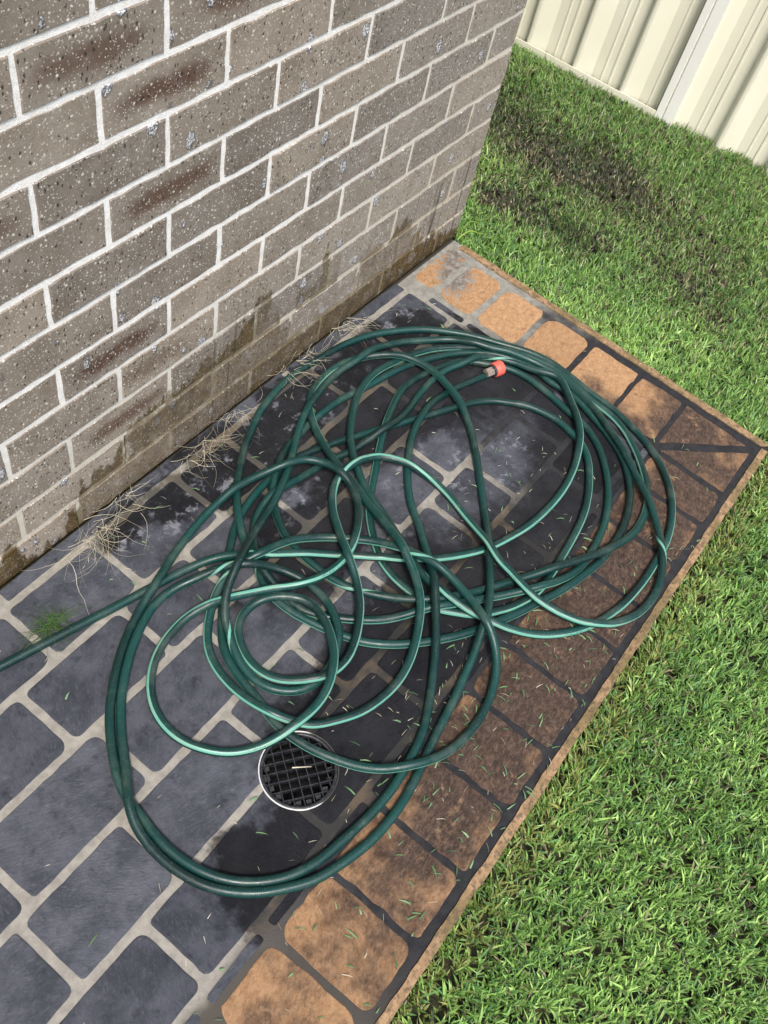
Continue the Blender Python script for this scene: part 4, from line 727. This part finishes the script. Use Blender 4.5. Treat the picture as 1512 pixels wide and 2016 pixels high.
-7948,-1353,327,170 -7780,-1304,284,170 -7611,-1260,236,170 -7442,-1210,196,170 -7272,-1161,164,170 -7100,-1124,142,170 -6924,-1101,128,170 -6748,-1092,124,170 -6570,-1095,129,170 -6394,-1113,143,170 -6221,-1147,165,170 -6048,-1183,196,170
-5869,-1203,233,170 -5689,-1223,255,170 -5512,-1249,240,170 -5337,-1284,198,170 -5165,-1331,160,170 -4997,-1386,130,170 -4832,-1452,107,170 -4672,-1531,92,170 -4521,-1628,84,170 -4378,-1737,83,170 -4239,-1851,83,170 -4100,-1965,87,170
-3963,-2083,98,170 -3837,-2210,116,170 -3729,-2351,141,170 -3644,-2506,174,170 -3574,-2668,212,170 -3502,-2832,235,170 -3423,-2995,230,170 -3343,-3156,222,170 -3252,-3312,220,170 -3157,-3462,218,170 -3068,-3613,203,170 -2985,-3766,177,170
-2910,-3921,149,170 -2845,-4082,128,170 -2794,-4247,115,170 -2760,-4417,109,170 -2742,-4590,110,170 -2742,-4764,119,170 -2761,-4940,119,170 -2798,-5113,112,170 -2846,-5285,112,170 -2896,-5456,120,170 -2947,-5625,134,170 -3006,-5791,156,170
-3075,-5953,184,170 -3154,-6109,210,170 -3241,-6263,227,170 -3328,-6417,235,170 -3413,-6575,236,170 -3496,-6735,236,170 -3583,-6892,236,170 -3676,-7047,236,170 -3774,-7197,236,170 -3875,-7346,233,170 -3978,-7494,220,170 -4081,-7641,207,170
-4186,-7787,200,170 -4294,-7931,201,170 -4407,-8072,209,170 -4524,-8209,224,170 -4644,-8342,234,170 -4769,-8472,218,170 -4898,-8598,203,170 -5030,-8719,195,170 -5168,-8834,195,170 -5313,-8941,203,114 -5462,-9041,218,37 -5615,-9135,234,-40
-5768,-9229,220,-90 -5920,-9319,181,-90 -6077,-9396,147,-90 -6246,-9451,120,-90 -6420,-9487,100,-90 -6599,-9506,88,-90 -6778,-9510,83,-90 -6957,-9497,83,-90 -7135,-9468,83,-90 -7308,-9421,86,-90 -7476,-9357,96,-90 -7638,-9281,113,-85
-7793,-9195,137,-72 -7940,-9095,169,-59 -8074,-8980,207,-55 -8194,-8848,234,-55 -8292,-8699,228,-55 -8364,-8535,216,-55 -8419,-8364,211,-55 -8464,-8190,214,-55 -8500,-8015,226,-55 -8529,-7838,246,-55 -8547,-7662,274,-55 -8541,-7485,310,-55
-8508,-7309,321,-55 -8464,-7135,315,-55 -8425,-6960,317,-55 -8393,-6783,326,-55 -8351,-6609,343,-55 -8289,-6441,367,-55 -8213,-6280,376,-55 -8130,-6123,332,-55 -8048,-5965,274,-55 -7970,-5806,223,-55 -7894,-5647,180,-55 -7820,-5487,146,-55
-7749,-5325,120,-55 -7681,-5160,103,-55 -7621,-4991,95,-55 -7577,-4817,96,-55 -7550,-4640,104,-55 -7537,-4461,122,-55 -7544,-4284,147,-42 -7571,-4110,180,-19 -7611,-3937,219,0 -7662,-3765,234,0 -7730,-3599,234,0 -7817,-3443,243,0
-7929,-3306,259,0 -8072,-3203,285,0 -8233,-3131,319,0 -8402,-3078,358,0 -8576,-3037,359,0 -8753,-3012,350,0 -8929,-3010,318,-33 -9101,-3038,274,-60 -9265,-3099,241,-60 -9417,-3191,218,-60 -9558,-3302,207,-60 -9689,-3424,209,-60
-9810,-3557,222,-60 -9923,-3694,248,-60 -10034,-3831,284,-60 -10144,-3966,329,-60 -10251,-4101,383,-60 -10357,-4237,442,-60 -10454,-4383,446,-60 -10537,-4534,393,-60 -10626,-4683,343,-60 -10724,-4828,304,-60 -10836,-4965,274,-60 -10959,-5095,253,-60
-11093,-5213,241,-60 -11239,-5318,236,-60 -11391,-5413,232,-60 -11549,-5501,234,-60 -11712,-5576,224,-60 -11880,-5637,210,-60 -12052,-5679,204,-60 -12227,-5688,205,-60 -12401,-5671,214,-60 -12567,-5622,229,-60 -12719,-5535,236,-63 -12853,-5420,214,-65
-12975,-5290,177,-65 -13086,-5149,145,-65 -13176,-4995,121,-65 -13237,-4829,104,-65 -13263,-4655,95,-65 -13258,-4479,93,-65 -13220,-4306,87,-65 -13152,-4141,83,-65 -13065,-3986,83,-65 -12954,-3847,84,-65 -12815,-3741,90,-65 -12652,-3679,104,-65
-12478,-3663,125,-65 -12306,-3693,153,-65 -12150,-3768,189,-65 -12012,-3878,227,-65 -11889,-4009,245,-65 -11782,-4158,247,-65 -11693,-4321,237,-65 -11666,-4503,234,-65 -11696,-4687,236,-65 -11752,-4863,239,-65 -11833,-5026,248,-65 -11937,-5175,264,-65
-12054,-5313,286,-65 -12179,-5440,308,-65 -12316,-5548,337,-65 -12462,-5642,369,-65 -12618,-5723,356,-65 -12782,-5788,327,-65 -12953,-5832,306,-65 -13130,-5853,293,-65 -13309,-5853,288,-65 -13488,-5837,290,-56 -13665,-5808,278,-44 -13837,-5767,236,-40
-14004,-5715,194,-40 -14166,-5648,158,-40 -14324,-5567,128,-40 -14474,-5470,106,-40 -14613,-5358,92,-40 -14738,-5229,84,-40 -14844,-5085,83,-40 -14933,-4929,83,-40 -15006,-4765,83,-40 -15060,-4594,83,-40 -15089,-4417,83,-40 -15091,-4238,83,-40
-15068,-4060,83,-40 -15019,-3888,83,-40 -14946,-3724,83,-40 -14849,-3574,83,-40 -14731,-3438,83,-40 -14599,-3317,83,-40 -14453,-3212,83,-40 -14295,-3126,83,-40 -14129,-3058,84,-40 -13957,-3009,91,-40 -13780,-2982,106,-40 -13602,-2974,129,-40
-13425,-2986,159,-40 -13255,-3021,197,-40 -13091,-3080,243,-40 -12928,-3149,287,-26 -12764,-3224,279,-3 -12602,-3302,259,5 -12445,-3388,247,5 -12292,-3483,242,5 -12141,-3583,245,5 -11995,-3688,256,5 -11857,-3803,274,5 -11722,-3919,288,5
-11583,-4031,308,14 -11438,-4133,336,28 -11279,-4213,339,35 -11110,-4267,312,35 -10936,-4307,295,35 -10758,-4333,289,35 -10579,-4342,294,35 -10400,-4331,308,35 -10225,-4293,317,39 -10057,-4231,316,58 -9895,-4154,318,77 -9738,-4068,297,80
-9586,-3974,281,80 -9442,-3871,276,80 -9308,-3755,282,80 -9190,-3626,299,80 -9097,-3479,328,80 -9033,-3320,368,80 -9003,-3155,418,80 -8992,-2982,453,80 -8990,-2805,431,80 -9023,-2632,411,80 -9091,-2469,402,80 -9192,-2324,402,80
-9332,-2219,412,104 -9493,-2144,431,158 -9655,-2070,422,175 -9814,-1992,380,175 -9975,-1919,344,175 -10139,-1850,316,175 -10307,-1789,296,175 -10479,-1741,282,175 -10654,-1705,275,175 -10830,-1680,240,175 -11006,-1663,195,175 -11182,-1653,157,175
-11359,-1653,127,175 -11537,-1662,105,175 -11715,-1681,91,175 -11893,-1707,84,175 -12070,-1741,83,175 -12245,-1779,88,175 -12419,-1823,101,175 -12591,-1872,121,175 -12760,-1929,148,175 -12925,-1990,182,175 -13091,-2052,221,175 -13261,-2108,231,175
-13432,-2155,200,175 -13604,-2195,163,175 -13775,-2242,132,175 -13946,-2298,109,175 -14116,-2363,93,175 -14282,-2436,85,175 -14445,-2518,83,175 -14604,-2607,83,175 -14758,-2703,83,175 -14909,-2804,83,175 -15057,-2908,83,175 -15202,-3016,83,175
-15342,-3129,83,175 -15477,-3249,83,175 -15605,-3376,83,175 -15726,-3510,83,175 -15838,-3652,83,175 -15945,-3797,83,175 -16048,-3944,83,175 -16147,-4093,83,175 -16231,-4251,83,175 -16296,-4418,83,175 -16346,-4591,83,175 -16379,-4769,83,175
-16405,-4950,83,175 -16442,-5128,83,175 -16469,-5306,83,175 -16483,-5484,83,175 -16485,-5662,83,175 -16473,-5840,83,175 -16449,-6016,83,175 -16412,-6190,83,175 -16358,-6360,83,175 -16290,-6525,83,175 -16206,-6682,83,175 -16107,-6830,83,175
-15993,-6968,83,175 -15868,-7096,83,175 -15733,-7213,83,175 -15587,-7316,83,175 -15431,-7403,83,175 -15268,-7473,83,175 -15098,-7529,83,175 -14923,-7571,83,175 -14747,-7605,83,175 -14570,-7637,83,175 -14392,-7667,83,175 -14214,-7694,83,175
-14036,-7717,83,175 -13857,-7733,83,175 -13677,-7743,83,175 -13497,-7746,83,175 -13317,-7738,83,175 -13138,-7719,83,175 -12959,-7697,83,175 -12781,-7674,83,175 -12603,-7647,83,175 -12427,-7609,83,175 -12254,-7560,83,175 -12084,-7501,83,175
-11919,-7430,83,175 -11756,-7353,83,175 -11596,-7271,83,175 -11437,-7186,87,175 -11280,-7099,98,175 -11125,-7010,117,175 -10972,-6918,143,175 -10823,-6822,176,175 -10677,-6722,216,175 -10534,-6618,249,175 -10395,-6511,282,175 -10262,-6401,322,175
-10131,-6287,368,175 -9997,-6170,415,175 -9861,-6053,466,175 -9725,-5937,468,175 -9590,-5819,407,175 -9459,-5701,344,175 -9333,-5582,290,175 -9211,-5463,242,175 -9088,-5339,197,175 -8965,-5213,160,175 -8843,-5084,129,175 -8723,-4952,107,175
-8610,-4813,92,175 -8505,-4667,84,175 -8397,-4524,83,175 -8278,-4389,83,175 -8150,-4262,83,175 -8017,-4142,83,175 -7877,-4028,83,175 -7733,-3920,83,175 -7586,-3817,83,175 -7435,-3719,83,175 -7281,-3625,84,175 -7125,-3537,91,175
-6966,-3454,106,175 -6803,-3381,128,175 -6636,-3322,157,175 -6467,-3277,193,175 -6293,-3241,229,175 -6117,-3210,222,175 -5942,-3184,183,175 -5766,-3170,148,175 -5588,-3172,121,175 -5410,-3190,101,175 -5233,-3217,89,175 -5055,-3248,83,175
-4880,-3285,83,175 -4707,-3335,83,175 -4537,-3394,83,175 -4367,-3454,83,175 -4196,-3512,83,175 -4025,-3567,83,175 -3968,-3585,83,175'''
RAW = [tuple(int(q) for q in s.split(',')) for s in HOSE.split()]
HP = np.array([(a/1e4, b_/1e4, c_/1e4) for a, b_, c_, d in RAW]); HS = np.array([d for *_q, d in RAW], float)
def catmull(A, per):
    out = []; n = len(A)
    for i in range(n-1):
        p0, p1, p2, p3 = A[max(i-1, 0)], A[i], A[i+1], A[min(i+2, n-1)]
        for k in range(per):
            t = k/per; out.append(.5*(2*p1+(p2-p0)*t+(2*p0-5*p1+4*p2-p3)*t*t+(3*p1-p0-3*p2+p3)*t**3))
    out.append(A[-1]); return np.array(out)
HC = catmull(HP, 2); HC[:, 2] += np.abs(np.convolve(RNG.normal(0, 1, len(HC)+20), np.ones(21)/21, 'valid'))*.0022; HS2 = np.interp(np.arange(len(HC))/2, np.arange(len(HS)), HS)
kk = np.ones(9)/9; HS2 = np.convolve(np.pad(HS2, 4, mode='edge'), kk, 'valid')
def tube_mesh(name, C_, ang, rad, nseg, mat, uv=True):
    T = np.gradient(C_, axis=0); T /= np.linalg.norm(T, axis=1)[:, None]
    U0 = np.array((0, 0, 1.)); Rr = np.cross(T, U0); Rr /= np.linalg.norm(Rr, axis=1)[:, None]; U = np.cross(Rr, T)
    n = len(C_); V = np.zeros((n, nseg, 3))
    for k in range(nseg):
        a = np.radians(ang)+2*np.pi*k/nseg
        V[:, k] = C_+rad*(np.cos(a)[:, None]*U+np.sin(a)[:, None]*Rr)
    F = [(i*nseg+k, i*nseg+(k+1) % nseg, (i+1)*nseg+(k+1) % nseg, (i+1)*nseg+k) for i in range(n-1) for k in range(nseg)]
    ends = [tuple(range(nseg))[::-1], tuple((n-1)*nseg+k for k in range(nseg))]
    me = bpy.data.meshes.new(name); me.from_pydata(V.reshape(-1, 3).tolist(), [], F+ends); me.update()
    me.polygons.foreach_set('use_smooth', [True]*len(me.polygons))
    arc = np.r_[0, np.cumsum(np.linalg.norm(np.diff(C_, axis=0), axis=1))]
    uvl = me.uv_layers.new(name='UVMap'); dat = np.zeros((len(me.loops), 2)); li = 0
    for i in range(n-1):
        for k in range(nseg):
            dat[li:li+4] = ((k/nseg, arc[i]), ((k+1)/nseg, arc[i]), ((k+1)/nseg, arc[i+1]), (k/nseg, arc[i+1])); li += 4
    dat[li:] = (.5, 0)
    uvl.data.foreach_set('uv', dat.reshape(-1)); me.materials.append(MATS[mat]); return me
hose = empty('garden_hose', (-.95, -.45, 0), 'long dark green garden hose lying in tangled coils on the pavement', 'hose')
def hobj(name, me, mat=None, par=None):
    o = obj(name, me, mat, par or hose)
    if par is None: o.matrix_parent_inverse = Matrix.Translation(-hose.location)
    return o
hobj('tube', tube_mesh('tube', HC, HS2, .0083, 12, 'hose_rubber'))
# connector: metal collar, black ring, red cap, along the last direction of the hose
e1 = Vector(HC[-1]); dr = (e1-Vector(HC[-6])); dr.z = 0; dr.normalize(); sx = dr.cross(Vector((0, 0, 1)))
def lathe(name, prof, mat, nseg=28, hexa=False, ribs=0, par=None):
    V, F = [], []
    for s, r in prof:
        for k in range(nseg):
            a = 2*math.pi*k/nseg; rr = r
            if hexa: rr = r*math.cos(math.pi/6)/math.cos((a % (math.pi/3))-math.pi/6)
            if ribs and 0 < k % 2: rr = r*.985
            v = e1+dr*s+(sx*math.cos(a)+Vector((0, 0, 1))*math.sin(a))*rr; V.append((v.x, v.y, max(v.z, .0018)))
    n = len(prof)
    for i in range(n-1):
        for k in range(nseg): F.append((i*nseg+k, (i+1)*nseg+k, (i+1)*nseg+(k+1) % nseg, i*nseg+(k+1) % nseg))
    F.append(tuple(range(nseg))); F.append(tuple((n-1)*nseg+k for k in range(nseg))[::-1])
    me = mesh_from(name, V, F, mat); 
    me.polygons.foreach_set('use_smooth', [not hexa]*len(me.polygons))
    return hobj(name, me, None, par)
e1.z = .0165
connector = lathe('connector', [(.0115, .0120), (.0120, .0168), (.0130, .0176), (.030, .0184), (.0345, .0180), (.0362, .0165), (.0362, .0120), (.024, .0115)], 'red_plastic', 36, False, 1)
lathe('collar', [(-.012, .0100), (-.0115, .0112), (.008, .0112), (.0085, .0104)], 'metal_collar', 36, True, 0, connector)
lathe('washer', [(.0075, .0125), (.0085, .0150), (.0125, .0155), (.0140, .0120)], 'black_rubber', par=connector)
connector['label'] = 'red plastic screw cap on the end of the hose'

# ------------------------------------------------------------------ drain
drain = empty('floor_drain', (DC[0], DC[1], 0), 'round black grid drain cover with thin white rim in the pavement', 'drain')
def dobj(name, me, mat): return obj(name, me, mat, drain)
def ring_mesh(name, prof, nseg=64):
    V, F = [], []
    for i in range(nseg):
        a = 2*math.pi*i/nseg
        for r, z in prof: V.append((r*math.cos(a), r*math.sin(a), z))
    m_ = len(prof)
    for i in range(nseg):
        for k in range(m_): F.append((i*m_+k, ((i+1) % nseg)*m_+k, ((i+1) % nseg)*m_+(k+1) % m_, i*m_+(k+1) % m_))
    me = mesh_from(name, V, F); me.polygons.foreach_set('use_smooth', [True]*len(me.polygons)); return me
dobj('rim', ring_mesh('rim', [(.0690, -.012), (.0690, .0024), (.0685, .0030), (.0674, .0030), (.0669, .0024), (.0669, -.012)]), 'white_plastic')
grate = dobj('grate', ring_mesh('grate', [(.0667, -.010), (.0667, .0010), (.0645, .0016), (.0612, .0012), (.0612, -.010)]), 'grate_plastic')
dobj('pipe', ring_mesh('pipe', [(.0612, -.012), (.0612, -.050), (.0600, -.050), (.0600, -.012)]), 'drain_pit')
pit = bmesh.new(); bmesh.ops.create_circle(pit, cap_ends=True, radius=.0625, segments=40); dobj('sump', pit, 'drain_pit').location = (0, 0, -.046)
A1 = math.atan2(-.044, .061)
for s_, zt in ((0, .0006), (1, .0001)):
    for k in range(-3, 4):
        off = k*.0168+.004
        hl = math.sqrt(max(.0001, .0622**2-off**2)); b = bmesh.new(); box(b, -hl, hl, -.0008, .0008, -.012, zt)
        o = obj('bar', b, 'grate_plastic', grate); a = A1+s_*math.pi/2; o.rotation_euler = (0, 0, a); o.location = (-math.sin(a)*off, math.cos(a)*off, 0)
# pale plastic tabs that show through the edge cells
for k in range(12):
    a = 2.2+k*.33; b = bmesh.new(); box(b, -.0045, .0045, -.004, .004, -.006, -.004)
    o = obj('tab', b, 'black_rubber', grate); o.location = (.0545*math.cos(a), .0545*math.sin(a), -.004); o.rotation_euler = (0, 0, A1)

# ------------------------------------------------------------------ dry grass tufts, weed, clippings
def strands(name, base, n, rad, lmin, lmax, cols, thick, lift, aim=None, spread=3.14, seed=0):
    rg = random.Random(seed); V, F, CC = [], [], []
    for i in range(n):
        a = (aim if aim is not None else 0)+rg.uniform(-spread, spread)
        p = Vector((base[0]+rg.gauss(0, rad), min(base[1]+rg.gauss(0, rad*.35), -.004), rg.uniform(.002, .006)))
        L = rg.uniform(lmin, lmax); st = 7; el = rg.uniform(.0, .75)*lift; az = a; cz = rg.uniform(-.28, .28)
        pts = [p.copy()]
        for k in range(st):
            el -= rg.uniform(.12, .40); az += cz+rg.uniform(-.25, .25)
            p = p+Vector((math.cos(az)*math.cos(el), math.sin(az)*math.cos(el), math.sin(el)))*(L/st)
            if p.z < .003: p.z = .003+rg.uniform(0, .002); el = abs(el)*.2
            if p.y > -.003: p.y = -.003-rg.uniform(0, .004)
            pts.append(p.copy())
        col = rg.choice(cols); f_ = rg.uniform(.75, 1.15); th = thick*rg.uniform(.6, 1.3)
        b0 = len(V)
        for k, q in enumerate(pts):
            r = th*(1-.75*k/st)
            for c_ in range(3):
                an = 2*math.pi*c_/3; V.append((q.x+r*math.cos(an), q.y+r*math.sin(an)*.6, q.z+r*math.sin(an)*.8)); CC.append((*[v*f_ for v in col], 1))
        for k in range(st):
            for c_ in range(3): F.append((b0+3*k+c_, b0+3*k+(c_+1) % 3, b0+3*k+3+(c_+1) % 3, b0+3*k+3+c_))
    bx, by = base[0], base[1]
    V = [(x-bx, y-by, z) for x, y, z in V]
    me = mesh_from(name, V, F); ca = me.color_attributes.new('col', 'FLOAT_COLOR', 'POINT'); ca.data.foreach_set('color', [v for c_ in CC for v in c_])
    return me
STRAW = [(.66, .60, .44), (.74, .70, .56), (.52, .46, .31), (.62, .57, .44), (.36, .30, .19)]
TUFTS = [((-1.325, -.045), 46, .034, .04, .14, 1.0, 'largest pale straw tuft spreading over the pavement at the wall, left of the others'),
         ((-1.215, -.020), 14, .018, .03, .08, .9, 'sparse straw tuft at the wall base just right of the largest straw tuft'),
         ((-1.030, -.040), 32, .03, .04, .11, 1.0, 'dense straw tuft at the wall base left of the outer hose loop'),
         ((-.915, -.025), 18, .02, .04, .10, 1.0, 'thin straw tuft crossing the hose under the mossy bricks'),
         ((-.690, -.030), 34, .034, .03, .08, 1.1, 'spiky straw tuft standing over the hose where it nears the wall'),
         ((-.520, -.020), 30, .026, .04, .11, 1.1, 'straw tuft with a green heart at the wall behind the top of the coil')]
for k, (bs, n_, rad, l0, l1, lf, lab) in enumerate(TUFTS):
    me = strands('straw_tuft', bs, n_, rad, l0, l1, STRAW, .00052, lf*.7, -1.6, 1.7, seed=40+k)
    o = obj('straw_tuft', me, 'dry_straw', label=lab, cat='dry grass', group='dry straw tufts along the foot of the wall'); o.location = (bs[0], bs[1], 0)
    if k in (4,): o.location.z = .012
me = strands('green_weed', (-1.505, -.135), 110, .016, .03, .075, [(.06, .14, .03), (.09, .19, .05), (.13, .20, .07)], .00055, 1.5, -1.2, 3.1, seed=77)
obj('green_weed', me, 'grass_blade', label='small feathery green weed sprouting from the paver joint beside the hose', cat='weed').location = (-1.505, -.135, .004)
me = strands('long_blade', (-.030, -.022), 5, .006, .06, .11, [(.30, .42, .08), (.20, .33, .06)], .0022, 1.6, .35, .35, seed=5)
obj('grass_tuft', me, 'grass_blade', label='bright green grass shoots growing at the foot of the wall corner', cat='grass tuft').location = (-.030, -.022, 0)
# clippings and straw bits strewn over the paving
n = 3200
X = RNG.uniform(-1.95, -.06, n); Y = RNG.uniform(-.97, -.04, n)
prob = .035+.75*np.exp(-(((X+1.15)/.42)**2+((Y+.80)/.17)**2))+.26*np.exp(-(((X+.75)/.35)**2+((Y+.62)/.22)**2))+.65*np.exp(-(((Y+.945)/.035)**2))*(X > -1.8)*(X < -.45)+.25*np.exp(-((Y+.09)/.06)**2)*(X > -1.4)
prob *= (np.hypot(X-DC[0], Y-DC[1]) > .075)
k = RNG.uniform(0, 1, n) < prob; X, Y = X[k], Y[k]; n = len(X)
gcol = np.array([(.16, .30, .13), (.22, .38, .18), (.12, .24, .12), (.55, .52, .40), (.70, .66, .52), (.48, .42, .27)])
straw_p = np.where(Y < -.75, .35, .72); ci = np.where(RNG.uniform(0, 1, n) < straw_p, RNG.integers(3, 6, n), RNG.integers(0, 3, n))
wd = np.where(ci < 3, RNG.uniform(.0016, .0032, n), RNG.uniform(.0006, .0013, n))
me = blades('grass_clippings', X, Y, np.full(n, .0028), np.where(ci < 3, RNG.uniform(.007, .024, n), RNG.uniform(.005, .019, n)), wd, RNG.uniform(1.42, 1.5, n), gcol[ci], 'grass_blade')
obj('grass_clippings', me, kind='stuff', label='cut grass clippings and straw bits strewn over the paving', cat='clippings')
sv = bmesh.new(); sp_ = [(-.006, .010, .0022), (-.0045, .0115, .0022), (.0175, -.0125, .0026), (.0172, -.0132, .0026)]
vv = [sv.verts.new(q) for q in sp_]+[sv.verts.new((q[0], q[1], q[2]+.0009)) for q in sp_]
for f_ in ((0,1,2,3),(7,6,5,4),(0,4,5,1),(1,5,6,2),(2,6,7,3),(3,7,4,0)): sv.faces.new([vv[i] for i in f_])
bmesh.ops.recalc_face_normals(sv, faces=sv.faces)
sm_ = bpy.data.meshes.new('straw'); sv.to_mesh(sm_); sv.free()
ca = sm_.color_attributes.new('col', 'FLOAT_COLOR', 'POINT'); ca.data.foreach_set('color', [.72, .66, .5, 1]*len(sm_.vertices))
so = obj('straw', sm_, 'dry_straw', label='single pale straw lying across the black drain grid', cat='straw'); so.location = (DC[0], DC[1], 0)
